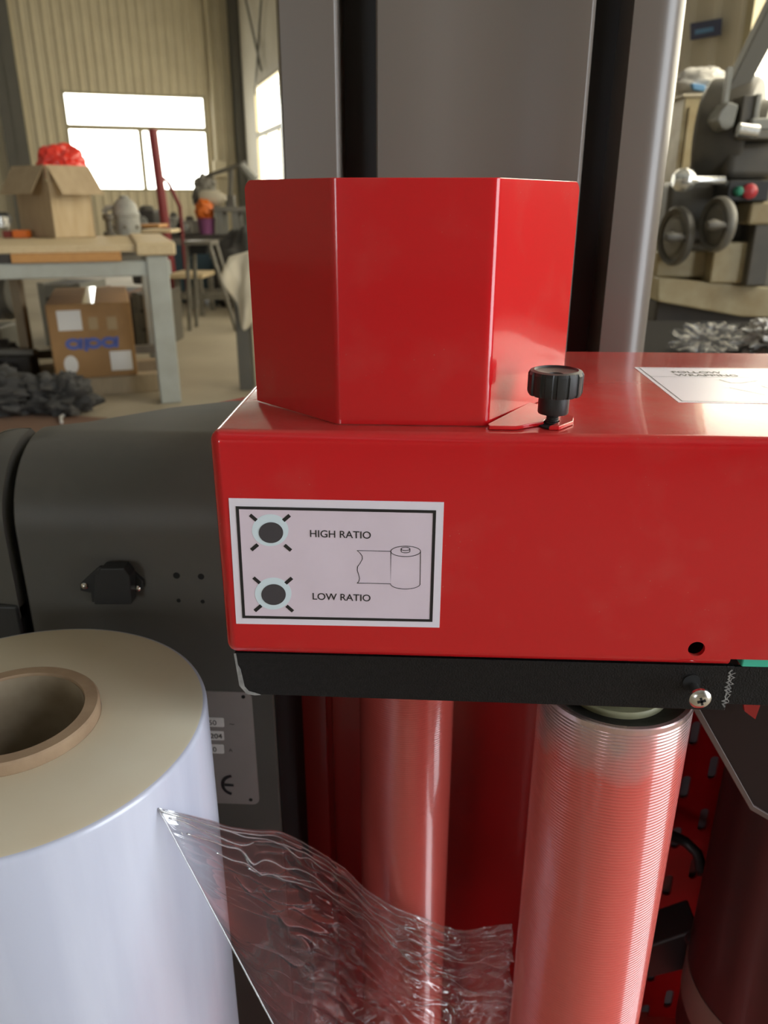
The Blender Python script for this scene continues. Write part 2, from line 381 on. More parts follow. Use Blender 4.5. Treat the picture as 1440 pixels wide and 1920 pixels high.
for (s0, s1, z0, z1) in ((0, a0, 0, 6), (a0, a1, WIN_Z[1], 6), (a0, a1, 0, WIN_Z[0]), (a1, 7.1, 0, 6)):
    cladding(wb, 'a', 0, s0, s1, z0, z1, M['clad'], 1)
MB().hbox(7.1, 16.3, -.05, .0, 0, 6).build('cladding_sheet', M['clad'], wb)
wr = wall_root('wall_right', W(0, 5, 0))
edges = [-.05]+[e for w_ in SIDE_WINDOWS for e in w_]+[30.3]
for k in range(0, len(edges), 2):
    if k == 6: cladding(wr, 'b', 0, edges[k], edges[k+1], 0, 6, M['clad2'], 1, sheet=1.1)
    else: MB().hbox(-.05, 0, edges[k], edges[k+1], 0, 6).build('cladding_sheet', M['clad2'], wr)
for (b0, b1), zt_, zs_ in zip(SIDE_WINDOWS, SIDE_TOP, SIDE_BOT):
    if zs_ > .1: MB().hbox(-.05, 0, b0, b1, 0, zs_).build('cladding_sheet', M['clad2'], wr)
    MB().hbox(-.05, 0, b0, b1, zt_, 6).build('cladding_sheet', M['clad2'], wr)
tag(MB().hbox(16.25, 16.3, 0, 30, 0, 6).build('wall_left', M['clad2']), kind='structure')
wf = wall_root('wall_front', W(8, 30, 0))
for (s0, s1, z0, z1) in ((-.05, FILL_DOOR[0], 0, 6), (FILL_DOOR[1], 16.3, 0, 6), (FILL_DOOR[0], FILL_DOOR[1], FILL_DOOR[2], 6)):
    MB().hbox(s0, s1, 30, 30.05, z0, z1).build('cladding_sheet', M['clad2'], wf)

def window(n, along, s0, s1, pane_m, mull, bar_z, ztop_=3.2):
    o = bpy.data.objects.new('window_%d' % n, None); col.objects.link(o)
    H = (lambda s, d, z: W(s, d, z)) if along == 'a' else (lambda s, d, z: W(d, s, z))
    o.location = H((s0+s1)/2, 0, WIN_Z[0]); tag(o, kind='structure')
    z0, z1 = WIN_Z[0], ztop_; T = lambda v: H(v.x, v.y, v.z); fw = .05
    f = MB()
    f.box(s0, s1, -.05, .02, z0, z0+fw, T).box(s0, s1, -.05, .02, z1-fw, z1, T).box(s0, s0+fw, -.05, .02, z0, z1, T).box(s1-fw, s1, -.05, .02, z0, z1, T)
    f.build('window_frame', M['frame'], o)
    MB().box(s0+fw, s1-fw, -.03, .015, bar_z-.05, bar_z+.05, T).build('transom', M['frame'], o)
    for mx in mull: MB().box(mx-.05, mx+.05, -.025, .012, z0+fw, bar_z-.03, T).build('mullion', M['frame'], o)
    xs = [s0+fw]+list(mull)+[s1-fw]
    for i in range(len(xs)-1): MB().box(xs[i], xs[i+1], -.02, -.014, z0+fw, bar_z, T).build('pane', pane_m, o)
    MB().box(s0+fw, s1-fw, -.02, -.014, bar_z, z1-fw, T).build('pane', pane_m, o)
window(1, 'a', a0, a1, M['pane'], (2.24,), 2.52)
for i, (b0, b1) in enumerate(SIDE_WINDOWS):
    if i == 4: continue
    window(2+i, 'b', b0, b1, M['pane_warm'], ((b0+b1)/2-.7, (b0+b1)/2+.55), 2.30, SIDE_TOP[i])

key_gate = bpy.data.objects.new('added_gate', None); col.objects.link(key_gate); key_gate.location = W(0, 22.35, 0); tag(key_gate, kind='structure')  # unseen side opening, put in for strong light from the right
for (s0, s1, z0, z1) in ((20.6, 20.72, 0, 4.2), (23.98, 24.1, 0, 4.2), (20.6, 24.1, 4.08, 4.2)):
    MB().hbox(-.06, .04, s0, s1, z0, z1).build('added_gate_frame', M['beam'], key_gate)
MB().hbox(-.12, -.07, 24.15, 27.5, .03, 4.1).build('added_gate_leaf', M['clad2'], key_gate)

def ibeam(name, a, b, d, w, z1, turn=False):
    o = MB(); t = .02
    B = (lambda x0, x1, y0, y1: o.hbox(a+y0, a+y1, b+x0, b+x1, 0, z1)) if turn else (lambda x0, x1, y0, y1: o.hbox(a+x0, a+x1, b+y0, b+y1, 0, z1))
    B(-w/2, w/2, 0, t); B(-w/2, w/2, d-t, d); B(-t/2, t/2, 0, d)
    return tag(o.build(name, M['beam']), kind='structure')
ibeam('trim_1', 4.76, .03, .32, .42, 6)
ibeam('trim_2', .02, .06, .38, .34, 6)
ibeam('trim_3', .03, 6.2, .3, .3, 6, True)
for i, (p, q) in enumerate(((W(.08, .7, 6), W(.08, 3.2, 3.3)), (W(.08, 4.8, 6), W(.08, 2.4, 3.0)))):
    tag(MB().cyl(p, q, .022, 8).build('trim_%d' % (4+i), M['beam']), kind='structure')
tag(MB().cyl(W(.62, .12, 6), W(.62, .12, 1.9), .05, 10).build('trim_6', M['clad']), kind='structure')
tag(MB().hbox(.42, .72, .03, .2, 1.55, 1.9).build('trim_7', M['clad'], bevel=.02), kind='structure')

# ------------------------------------------------------------------ the film carriage
XL, YF, YB, ZT, ZB = -.1135, .400, .656, .9454, .807
XR = .43
car = thing('film_carriage', (.12, .55, .03), 'red film carriage of the wrapping machine with ridged rollers and angled guard', 'machine')
cov = MB().box(XL, XR, YF, YB, ZB, ZT).build('top_cover', M['red'], car, bevel=.0065, seg=5)
c1 = MB().box(XL+.003, XR-.003, YF+.003, YB-.003, ZB-.05, ZT-.003).build('c', M['void'])
hp = at(1306, 1217, y=YF)
c2 = MB().cyl((hp.x, YF-.02, hp.z), (hp.x, YF+.02, hp.z), .0048, 28).build('c', M['void'])
npx = at(1370, 1236, y=YF)
c3 = MB().box(npx.x, .31, YF-.02, YF+.02, ZB-.02, npx.z).build('c', M['void'])
cut(cov, [c1, c2, c3])
MB().box(npx.x+.009, .26, YF+.0045, YF+.06, ZB-.002, ZB+.030).build('terminal_block', M['teal'], car, bevel=.001)

# black top plate with its folded lip
tp = MB().box(-.106, .185, .4075, .655, ZB-.006, ZB-.003).build('top_plate', M['black'], car)
zl = .777
MB().prism([(-.1095, ZB-.0005), (-.1075, zl+.006), (-.1035, zl+.0005), (-.098, zl-.0003), (.1865, zl-.0022), (.1872, ZB-.001)], .4035, .4075, 'xz').build('front_lip', M['black'], tp, bevel=.0007)
MB().prism([(.1872, ZB-.002), (.1872, zl+.0015), (.43, zl+.0005), (.43, ZB-.002)], .4047, .4077, 'xz').build('side_lip', M['black'], tp, bevel=.0006)
chip = MB().prism([(-.1097, ZB-.001), (-.1078, zl+.006), (-.1037, zl+.0002), (-.0985, zl-.0006), (-.095, zl-.0002), (-.0985, zl+.0012), (-.1022, zl+.0022), (-.1046, zl+.0055), (-.1056, zl+.013), (-.1061, zl+.016), (-.1063, zl+.0178), (-.1078, zl+.021), (-.1084, ZB-.001)], .4032, .4042, 'xz')
tag(chip.build('worn_edge', M['bare'], tp), 'bare metal showing at the worn lip corner')
pts = [Vector((.1852+.0009*math.sin(9*i)+.0006*math.cos(23*i), .4033, zl+.0005+.0262*i/24)) for i in range(25)]
MB().ribbon3(pts, .0009, Vector((0, 1, 0))).build('scratch', M['bare'], tp)
MB().ribbon3([p+Vector((.0016+.0006*math.sin(i*1.7), 0, -.002)) for i, p in enumerate(pts[5:])], .0005, Vector((0, 1, 0))).build('scratch', M['bare'], tp)

# loose pan head screw
sp = at(1313, 1311, y=.3905); sx, sz = sp.x, sp.z
Ty = lambda v: Vector((v.x, -v.z, v.y))
scr = MB().lathe([(.0024, -.016), (.0030, -.014), (.0030, -.001), (.0062, 0), (.0066, .0008), (.0063, .0022), (.0050, .0034), (.003, .0041), (0, .0043)], (sx, .3925, sz), 32, T=Ty).build('screw', M['steel'], car, smooth=35)
cr = MB()
for a_ in (18, 108):
    c_, s_ = math.cos(R(a_)), math.sin(R(a_))
    cr.box(-.0024, .0024, -.0047, -.0035, -.00065, .00065, lambda v: Vector((sx+v.x*c_-v.z*s_, .3925+v.y, sz+v.x*s_+v.z*c_)))
cr.build('cross_recess', M['void'], scr)
h2 = at(1297, 1280, y=.403); MB().cyl((h2.x, .4036, h2.z), (h2.x, .4030, h2.z), .0052, 24).build('lip_hole', M['void'], tp)

# control label
def L(cx, cy, y=.3994): p = at(410+cx*.30556, 920+cy*.30556, y=y); return (p.x, p.z)
lab = MB().prism([L(60, 47), L(1383, 72), L(1355, 842), L(107, 818)], .3997, .3999, 'xz').build('control_label', M['label_edge'], car)
MB().prism([L(120, 108), L(1320, 132), L(1298, 795), L(158, 772)], .39962, .3998, 'xz').build('label_field', M['label'], lab)
PY = .39950
MB().ribbon([L(114, 105), L(1325, 130), L(1303, 798), L(154, 775)], .0017, PY, True).build('label_border', M['ink'], lab)
for (hx, hy, ox, oy) in ((321, 258, 316, 243), (337, 638, 334, 632)):
    MB().prism([L(ox+112*math.cos(R(t)), oy+98*math.sin(R(t))) for t in range(0, 360, 8)], .39952, .39958, 'xz').build('lamp_ring', M['halo'], lab)
    MB().prism([L(hx+75*math.cos(R(t)), hy+64*math.sin(R(t))) for t in range(0, 360, 8)], .39938, .39948, 'xz').build('indicator_lamp', M['lens'], lab)
for (tx, ty, s_) in ((212, 166, 1), (416, 168, -1), (220, 348, -1), (424, 351, 1), (233, 551, 1), (430, 553, -1), (241, 722, -1), (436, 724, 1)):
    MB().ribbon([L(tx-20, ty-17*s_), L(tx+20, ty+17*s_)], .0021, PY).build('tick_mark', M['ink'], lab)
p = L(557, 284); text('lettering', 'HIGH RATIO', .0061, facing((p[0], PY, p[1]), R(-.6)), M['ink'], lab, offset=.00004)
p = L(573, 668); text('lettering', 'LOW RATIO', .0061, facing((p[0], PY, p[1]), R(-.6)), M['ink'], lab, offset=.00004)
dr = MB(); lw = .00038
dr.ribbon([L(1058, 373), L(850, 368), L(868, 384), L(881, 402), L(882, 420), L(868, 446), L(852, 468), L(851, 490), L(860, 520), L(865, 540), L(861, 556), L(850, 568), L(1057, 572)], lw, PY)
dr.ribbon([L(1148+91*math.cos(R(t)), 373+32*math.sin(R(t))) for t in range(0, 360, 8)], lw, PY, True)
dr.ribbon([L(1057, 373), L(1055, 575)]+[L(1146+91*math.cos(R(t)), 572+32*math.sin(R(t))) for t in range(180, -1, -8)]+[L(1236, 574), L(1239, 373)], lw, PY)
dr.ribbon([L(1147+27*math.cos(R(t)), 358+10*math.sin(R(t))) for t in range(0, 360, 12)], lw, PY, True)
dr.ribbon([L(1120, 358), L(1120, 372)]+[L(1147+27*math.cos(R(t)), 372+10*math.sin(R(t))) for t in range(180, -1, -15)]+[L(1174, 358)], lw, PY)
dr.build('film_drawing', M['ink'], lab)

# label on the top of the cover
ZL = ZT+.0002
tl = MB().prism([(.1575, .4778), (.335, .4778), (.335, .5866), (.1575, .5866)], ZT, ZL, 'xy').build('top_label', M['label_edge'], car)
ln = MB(); up = Vector((0, 0, 1)); V = lambda x, y: Vector((x, y, ZL+.0002))
ln.ribbon3([V(.1605, .4805), V(.332, .4805), V(.332, .5838), V(.1605, .5838)], .0005, up, True)
ln.ribbon3([V(.1605, .553), V(.332, .553)], .0005, up)
for (q) in (((.205, .545), (.209, .535), (.216, .535), (.230, .543)), ((.203, .520), (.218, .500)), ((.226, .527), (.232, .505), (.236, .493)), ((.229, .531), (.2345, .522), (.250, .529), (.262, .528)), ((.234, .525), (.246, .495)), ((.245, .520), (.265, .522))):
    ln.ribbon3([V(*k) for k in q], .0007, up)
ln.build('label_drawing', M['ink'], tl)
FL = lambda x, y: Matrix.Translation((x, y, ZL+.0002))
text('lettering', 'FOLLOW', .0085, FL(.1795, .5665), M['ink'], tl, offset=.0001)
text('lettering', 'WRAPPING', .0085, FL(.1795, .5565), M['ink'], tl, offset=.0001)

# angled guard on top: folded sheet, three faces
prof = [(-.1003, .4688), (-.0455, .4163), (.0362, .4160), (.0915, .505)]
def fold(pts, rad, n=5):
    out = [Vector(pts[0])]
    for i in range(1, len(pts)-1):
        p = Vector(pts[i]); d0 = (Vector(pts[i-1])-p).normalized(); d1 = (Vector(pts[i+1])-p).normalized()
        ang = d0.angle(d1); t = rad/math.tan(ang/2); c_ = p+(d0+d1).normalized()*rad/math.sin(ang/2)
        s0, s1 = p+d0*t, p+d1*t; v0 = s0-c_; v1 = s1-c_; a_ = math.atan2(v0.x*v1.y-v0.y*v1.x, v0.dot(v1))
        for k in range(n+1):
            q = a_*k/n; out.append(c_+Vector((v0.x*math.cos(q)-v0.y*math.sin(q), v0.x*math.sin(q)+v0.y*math.cos(q))))
    out.append(Vector(pts[-1])); return out
def dens(ps, ends=.006, k=5):
    """extra points next to both free ends so that their corners can be rounded"""
    a_, b_ = ps[0], ps[1]; z_, y_ = ps[-1], ps[-2]
    da = (b_-a_).normalized(); dz = (y_-z_).normalized()
    return [a_+da*ends*(1-math.cos(R(90*i/k))) for i in range(k+1)]+ps[1:-1]+[z_+dz*ends*(1-math.cos(R(90*i/k))) for i in range(k, -1, -1)]
zg0, zg1 = ZT+.0004, 1.0704
gp = dens(fold(prof, .0062)); ng = len(gp)
def ztop(i):
    e = .006
    for k, j in ((0, 0), (-1, ng-1)):
        d = (gp[i]-gp[k]).length
        if d < e: return zg1-e+math.sqrt(max(0, e*e-(e-d)**2))
    return zg1
gi = []
for i, p in enumerate(gp):
    d = (gp[min(i+1, ng-1)]-gp[max(i-1, 0)]).normalized(); gi.append(p+Vector((-d.y, d.x))*.002)
vv = []
for i in range(ng): vv += [(gp[i].x, gp[i].y, zg0), (gp[i].x-.0, gp[i].y, ztop(i)), (gi[i].x, gi[i].y, zg0), (gi[i].x, gi[i].y, ztop(i))]
ff = []
for i in range(ng-1):
    a_, b_ = 4*i, 4*i+4
    ff += [(a_, b_, b_+1, a_+1), (a_+2, a_+3, b_+3, b_+2), (a_+1, b_+1, b_+3, a_+3), (a_, a_+2, b_+2, b_)]
ff += [(0, 1, 3, 2), (4*ng-4, 4*ng-2, 4*ng-1, 4*ng-3)]
grd = MB().add(vv, ff).build('angled_guard', M['red'], car, smooth=25)
grd.modifiers.new('bevel', 'BEVEL').width = .0005
kx, ky = .0725, .4225
tabp = [(.0365, .4135), (.0370, .4092), (.0515, .4092), (.0600, .4150), (.0672, .4195), (.0690, .4245), (.0725, .4268), (.0757, .4245), (.0762, .4205), (.0700, .4118), (.0688, .4101), (.0743, .4101), (.0838, .4215), (.0858, .4309), (.080, .446), (.0655, .4640)]
MB().prism(tabp, ZT+.0003, ZT+.0026, 'xy').build('mounting_tab', M['red'], grd, bevel=.0005)
# clamp knob
knb = thing_knob = MB().lathe([(.0080, .0068), (.0083, .0074), (.0083, .0150), (.0083, .0160)], (kx, ky, ZT), 40).build('clamp_knob', M['black2'], car, smooth=40)
flute = lambda a, i: 1-(.055 if (i in (1, 2, 3) and (a*14/(2*math.pi)) % 1 < .3) else 0)
MB().lathe([(.0080, .0158), (.0140, .0172), (.0147, .0190), (.0147, .0285), (.0138, .0300), (.0118, .0306), (.0112, .0296), (.0040, .0282), (.0036, .0270), (0, .0268)], (kx, ky, ZT), 168, mod=flute).build('grip', M['black2'], knb, smooth=30)
thr = [(.0031+.0004*((i % 2)), -.004+i*.0006) for i in range(20)]
MB().lathe(thr, (kx, ky, ZT), 20).build('threaded_stud', M['rubber'], knb)
MB().lathe([(.0066, .0004), (.0066, .0010), (0, .0010)], (kx-.001, ky-.004, ZT), 24).build('stud_hole', M['void'], grd)

# rollers
def roller(cx, cy, rad, ztop_, zbot, n=128):
    pitch = .0025; prof_ = [(rad-.004, zbot), (rad, zbot)]; z = zbot+.001
    while z < ztop_-.0045:
        prof_ += [(rad, z), (rad-.00008, z+pitch*.22), (rad-.00062, z+pitch*.5), (rad-.00008, z+pitch*.78)]; z += pitch
    prof_ += [(rad, ztop_-.003), (rad, ztop_-.0008), (rad-.0008, ztop_), (rad-.0035, ztop_)]
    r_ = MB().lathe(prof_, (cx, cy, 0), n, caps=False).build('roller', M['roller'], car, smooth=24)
    MB().lathe([(rad-.0035, ztop_-.001), (rad-.0040, ztop_-.0005), (rad-.0080, ztop_-.0030), (rad-.0120, ztop_-.0036), (rad-.0170, ztop_-.0045)], (cx, cy, 0), 72, caps=False).build('end_cap', M['rubber'], r_, smooth=40)
    MB().lathe([(rad-.0165, ztop_-.006), (rad-.0165, ztop_-.0012), (rad-.0175, ztop_), (.014, ztop_), (.014, ZB-.006)], (cx, cy, 0), 60).build('bearing_disc', M['cream'], r_, smooth=40)
    return r_
RRC = (.1340, .4520, .0500); LRC = (-.0083, .6440, .0460)
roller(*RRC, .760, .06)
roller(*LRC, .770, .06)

# red back plate, folded side flange and slotted plate
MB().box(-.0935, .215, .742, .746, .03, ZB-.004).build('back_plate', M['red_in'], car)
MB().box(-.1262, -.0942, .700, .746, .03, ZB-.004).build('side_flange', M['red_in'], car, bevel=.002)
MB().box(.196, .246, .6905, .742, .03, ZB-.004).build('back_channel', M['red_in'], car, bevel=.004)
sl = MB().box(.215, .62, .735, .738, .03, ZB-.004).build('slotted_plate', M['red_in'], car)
cs = MB()
for ci in range(-3, 9):
    for k in range(11):
        xx = .339+.0272*ci; zz = (.463 if ci % 2 == 0 else .5096-.0005)-.0748*(k-3)
        if .05 < zz < .77 and xx > .225: cs.prism(rrect(xx-.005, xx+.005, zz-.0165, zz+.0165, .0049, 4), .72, .75, 'xz')
cut(sl, [cs.build('c', M['void'])])
MB().box(.22, .62, .741, .744, .03, ZB-.006).build('rear_panel', M['rear'], car)

# drive motor and its bracket
mc = (.3585, .5540)
mo = MB().lathe([(.080, .26), (.085, .27), (.085, .62), (.080, .63)], (*mc, 0), 72).build('drive_motor', M['motor'], car, smooth=40)
MB().lathe([(.0855, .315), (.0862, .317), (.0862, .358), (.0855, .360)], (*mc, 0), 72).build('motor_band', M['band'], mo, smooth=40)
P3 = lambda px, py, y: (lambda q: (q.x, q.z))(at(px, py, y=y))
e1, e2, e3 = P3(1308, 1322, .46), P3(1412, 1508, .46), P3(1448, 1530, .46)
br = MB().prism([e1, e2, e3, (.42, e3[1]), (.42, ZB-.006), (e1[0], ZB-.006)], .460, .463, 'xz').build('motor_bracket', M['bracket'], car)
MB().prism([e1, e2, e3, (.42, e3[1]), (.42, e3[1]-.0035), (e3[0]-.001, e3[1]-.0038), (e2[0]-.002, e2[1]-.0038), (e1[0]-.004, e1[1]-.0015)], .458, .480, 'xz').build('bracket_flange', M['flange'], br, bevel=.0006)
q = at(1262, 1755, y=.66); q2 = at(1305, 1750, y=.62)
MB().prism([P3(1205, 1745, .64), P3(1300, 1712, .64), P3(1300, 1782, .64), P3(1205, 1805, .64)], .62, .66, 'xz').build('clamp_arm', M['black2'], car, bevel=.003)
q2 = at(1306, 1758, y=.60); MB().lathe([(.012, 0), (.012, .01), (.009, .014), (0, .014)], (q2.x, .60, q2.z), 24, T=Ty).build('clamp_bolt', M['black2'], car, smooth=40)
cb = [at(1255, 1565, y=.69), at(1285, 1578, y=.69), at(1308, 1600, y=.68), at(1318, 1640, y=.66)]
MB().tube([cb[0]]+[cb[0].lerp(cb[1], .5), cb[1], cb[2], cb[3]], .006, 12).build('cable', M['black2'], car, smooth=60)
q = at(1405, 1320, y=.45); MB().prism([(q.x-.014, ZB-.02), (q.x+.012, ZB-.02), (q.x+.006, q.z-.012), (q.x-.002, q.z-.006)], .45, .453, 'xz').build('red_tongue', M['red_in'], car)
MB().box(XR-.003, XR, .56, .746, .03, ZB-.006).build('shade_plate', M['red_in'], car)  # unseen plate added to keep window light off the back
MB().box(-.165, -.1268, .715, .725, .06, ZB-.01).build('gap_shade', M['void'], car)  # black box, the shade of the gap put into its colour
# bottom shelf that carries the film roll
MB().box(-.41, -.128, .27, .555, .232, .2395).build('roll_shelf', M['red'], car, bevel=.002)
MB().cyl((-.255, .4035, .2395), (-.255, .4035, .60), .025, 24).build('spindle', M['steel'], car)

# ------------------------------------------------------------------ machine body, chassis and mast
bod = thing('wrapping_machine', (-.22, .75, 0), 'charcoal rounded machine body with power socket beside red carriage', 'machine')
def body_section(y0, yb, ztop_, rad, zb, n=12):
    return [(y0, zb), (y0, ztop_-rad)]+[(y0+rad-rad*math.cos(R(90*i/n)), ztop_-rad+rad*math.sin(R(90*i/n))) for i in range(1, n+1)]+[(yb-.015, ztop_), (yb, ztop_-.015), (yb, zb)]
def loft(secs):
    """secs = [(x, [(y, z)])], closed at both ends"""
    k = len(secs[0][1]); vv = [Vector((x, *p)) for x, s_ in secs for p in s_]; ff = []
    for i in range(len(secs)-1):
        for j in range(k): ff.append((i*k+j, (i+1)*k+j, (i+1)*k+(j+1) % k, i*k+(j+1) % k))
    ff += [tuple(range(k)), tuple((len(secs)-1)*k+j for j in range(k-1, -1, -1))]
    return MB().add(vv, ff)
ZBT, YB0, RB = .880, .562, .068
gx = -.3225
secs = [(gx, body_section(YB0+.002, .648, ZBT-.001, RB, .12)), (gx+.002, body_section(YB0, .650, ZBT, RB, .12)), (-.29, body_section(YB0, .668, ZBT, RB, .12)), (-.2324, body_section(YB0, .7216, ZBT, RB, .12)), (-.1825, body_section(YB0, .7502, ZBT, RB, .12)), (-.1225, body_section(YB0, .76, ZBT, RB, .12)), (-.1215, body_section(YB0+.001, .76, ZBT-.001, RB, .12))]
loft(secs).build('body_cover', M['body'], bod, smooth=35)
MB().add([Vector(v) for v in loft([(gx-.012, body_section(YB0+.012, .64, ZBT-.012, RB, .12)), (gx+.01, body_section(YB0+.012, .64, ZBT-.012, RB, .12))]).v], loft([(gx-.012, body_section(YB0+.012, .64, ZBT-.012, RB, .12)), (gx+.01, body_section(YB0+.012, .64, ZBT-.012, RB, .12))]).f).build('gap_liner', M['void'], bod, smooth=35)
cx = gx-.0075
secs = [(cx, body_section(YB0-.001, .646, ZBT, RB, .735)), (cx-.012, body_section(YB0, .642, ZBT, RB, .735))]
for i in range(1, 7):
    a_ = R(15*i); d = .03*(1-math.cos(a_)); secs.append((cx-.012-.03*math.sin(a_), body_section(YB0+d, .64-d*.8, ZBT-d, RB-d*.3, .735)))
loft(secs).build('end_cap', M['body'], bod, smooth=35)
MB().box(cx-.045, cx, YB0-.003, .63, .712, .748).build('rubber_bumper', M['black2'], bod, bevel=.003)
MB().box(cx-.040, cx, YB0+.004, .63, .12, .712).build('lower_cap', M['body'], bod, bevel=.004)
MB().box(-.1216, -.1206, YB0+.004, .755, .15, ZBT-.09).build('side_shade', M['void'], bod)  # black panel: the dark of the body's open side put into colour
# socket
so = at(207, 1100, y=YB0)
def SP(px, py, d): q_ = at(px, py, y=YB0-d); return (q_.x, q_.z)
sk = MB().prism([SP(168, 1078, .004), SP(184, 1064, .004), SP(236, 1062, .004), SP(268, 1090, .004), SP(268, 1104, .004), SP(248, 1112, .004), SP(248, 1130, .004), SP(172, 1130, .004), SP(170, 1112, .004), SP(150, 1108, .004), SP(150, 1095, .004)], YB0-.004, YB0+.001, 'xz').build('power_socket', M['black2'], bod, bevel=.0008)
MB().prism([SP(178, 1082, .016), SP(188, 1066, .016), SP(232, 1066, .016), SP(243, 1080, .016), SP(246, 1134, .016), SP(176, 1134, .016)], YB0-.016, YB0-.003, 'xz').build('socket_shroud', M['black2'], sk, bevel=.001)
for px, py in ((157, 1100), (256, 1105)):
    q = at(px, py, y=YB0-.006); MB().lathe([(.0028, 0), (.0028, .001), (.0016, .0022), (0, .0024)], (q.x, YB0-.004, q.z), 20, T=Ty).build('socket_screw', M['steel'], sk, smooth=40)
for px, py, r_ in ((331, 1079, .0028), (377, 1081, .0026), (335, 1126, .0017), (380, 1128, .0017)):
    q = at(px, py, y=YB0); MB().cyl((q.x, YB0+.002, q.z), (q.x, YB0-.0003, q.z), r_, 18).build('fixing_hole', M['void'], bod)
# name plate
nt_, nb_ = at(464, 1297, y=YB0), at(480, 1507, y=YB0)
nx1, nz1, nz0 = nt_.x+.0035, nt_.z, nb_.z
npl = MB().prism(rrect(nx1-.13, nx1, nz0, nz1, .006), YB0-.0012, YB0+.0005, 'xz').build('name_plate', M['plate'], bod, bevel=.0003)
NY = YB0-.0016
for px, py in ((456, 1307), (470, 1500)):
    q = at(px, py, y=NY); MB().cyl((q.x, YB0, q.z), (q.x, NY, q.z), .0017, 14).build('rivet_hole', M['void'], npl)
for k, (py, s_) in enumerate(((1355, '50'), (1380, '202204'), (1405, '0'))):
    q = at(420, py, y=NY)
    MB().prism(rrect(q.x-.032, q.x, q.z-.0048, q.z+.0048, .0012), NY, YB0, 'xz').build('value_field', M['white'], npl)
    text('lettering', s_, .0072, facing((q.x-.0015-(.005 if k != 1 else 0), NY-.0003, q.z-.0026)), M['ink'], npl, align='RIGHT')
q = at(434, 1356, y=NY); text('lettering', 'kg' if False else '~', .008, facing((q.x-.002, NY-.0003, q.z-.003)), M['ink'], npl)
q = at(433, 1404, y=NY); text('lettering', 'A', .005, facing((q.x-.002, NY-.0003, q.z-.003)), M['ink'], npl)
q = at(431, 1472, y=NY)
ce = MB(); er = .0105
ex = q.x+.004
ce.ribbon([(ex+er*math.cos(R(t)), q.z+er*math.sin(R(t))) for t in range(100, 262, 9)], .0028, NY-.0002)
ce.ribbon([(ex-er*.85, q.z), (ex-.0005, q.z)], .0026, NY-.0002)
ce.ribbon([(ex-.024+er*math.cos(R(t)), q.z+er*math.sin(R(t))) for t in range(100, 262, 9)], .0028, NY-.0002)
ce.build('conformity_mark', M['ink'], npl)
# red hood behind the body and the chassis that runs under the carriage
MB().prism([(-.225, .775), (-.145, .775), (-.145, .80), (-.145, .815), (-.19, .815)], .80, at(430, 744, y=.81).z, 'xy').build('rear_hood', M['red'], bod, bevel=.006)
MB().box(-.45, .60, .16, .90, .028, .055).build('chassis_deck', M['red'], bod, bevel=.006)
for (xx, yy) in ((-.38, .24), (.52, .24), (-.38, .82), (.52, .82)):
    MB().cyl((xx-.03, yy, .0285), (xx+.03, yy, .0285), .0285, 24).build('wheel', M['rubber'], bod, bevel=.003)

YM = .820
k_ = YM/.75
mst = thing('wrapper_mast', (.05, YM+.05, .055), 'tall grey steel mast of folded profiles behind red cover', 'mast')
zm0, zm1 = .056, 2.7
MB().prism([(-.127*k_, YM+.012), (-.1235*k_, YM)]+[(-.0770*k_, YM), (-.0745*k_, YM+.003), (-.0745*k_, YM+.08), (-.127*k_, YM+.08)], zm0, zm1, 'xy').build('side_profile', M['mast'], mst, bevel=.0022, seg=3)
rp_ = [(.1672*k_, YM+.08), (.1672*k_, YM)]+[(.2148*k_-.030+.030*math.cos(R(t)), YM+.030+.030*math.sin(R(t))) for t in range(-90, 1, 9)]+[(.2148*k_, YM+.08)]
MB().prism(rp_, zm0, zm1, 'xy').build('side_profile', M['mast'], mst, smooth=30)
cp = [(-.0426*k_, YM+.06), (-.0426*k_, YM+.002), (-.0410*k_, YM), (.0040*k_, YM), (.0156*k_, YM+.0048), (.0871*k_, YM+.0048), (.1101*k_, YM-.0028), (.1335*k_, YM-.0028), (.1366*k_, YM+.0005), (.1366*k_, YM+.06)]
MB().prism(cp, zm0, zm1, 'xy').build('centre_profile', M['mast'], mst, bevel=.0008)
MB().box(-.0745*k_, .1672*k_, YM+.06, YM+.078, zm0, zm1).build('inner_channel', M['mastdark'], mst)

# ------------------------------------------------------------------ film roll
fx, fy, fr, fz = -.255, .4035, .1203, .750
rol = thing('film_roll', (fx, fy, .2395), 'white roll of clear stretch film on cardboard core with loose end', 'film roll')
MB().lathe([(.0528, .2400), (fr-.002, .2400), (fr, .242), (fr, fz-.003), (fr-.0006, fz-.001), (fr-.002, fz), (.0528, fz)], (fx, fy, 0), 160, closed=True).build('wound_film', M['film_side'], rol, smooth=50)
MB().lathe([(fr-.0017, fz-.0005), (fr-.004, fz+.0006), (.0528, fz+.0002)], (fx, fy, 0), 160, caps=False).build('film_end', M['film_top'], rol, smooth=40)
ri, ro = .0432, .0526
MB().lathe([(ri, .2396), (ro, .2396), (ro, fz+.0075), (ro-.0012, fz+.0088), (ri+.0006, fz+.0088), (ri, fz+.0078)], (fx, fy, 0), 120, closed=True).build('core_tube', M['core'], rol, smooth=40)
MB().lathe([(ri-.0003, .25), (ri-.0003, fz+.0070)], (fx, fy, 0), 96, caps=False).build('core_lining', M['core_in'], rol, smooth=60)
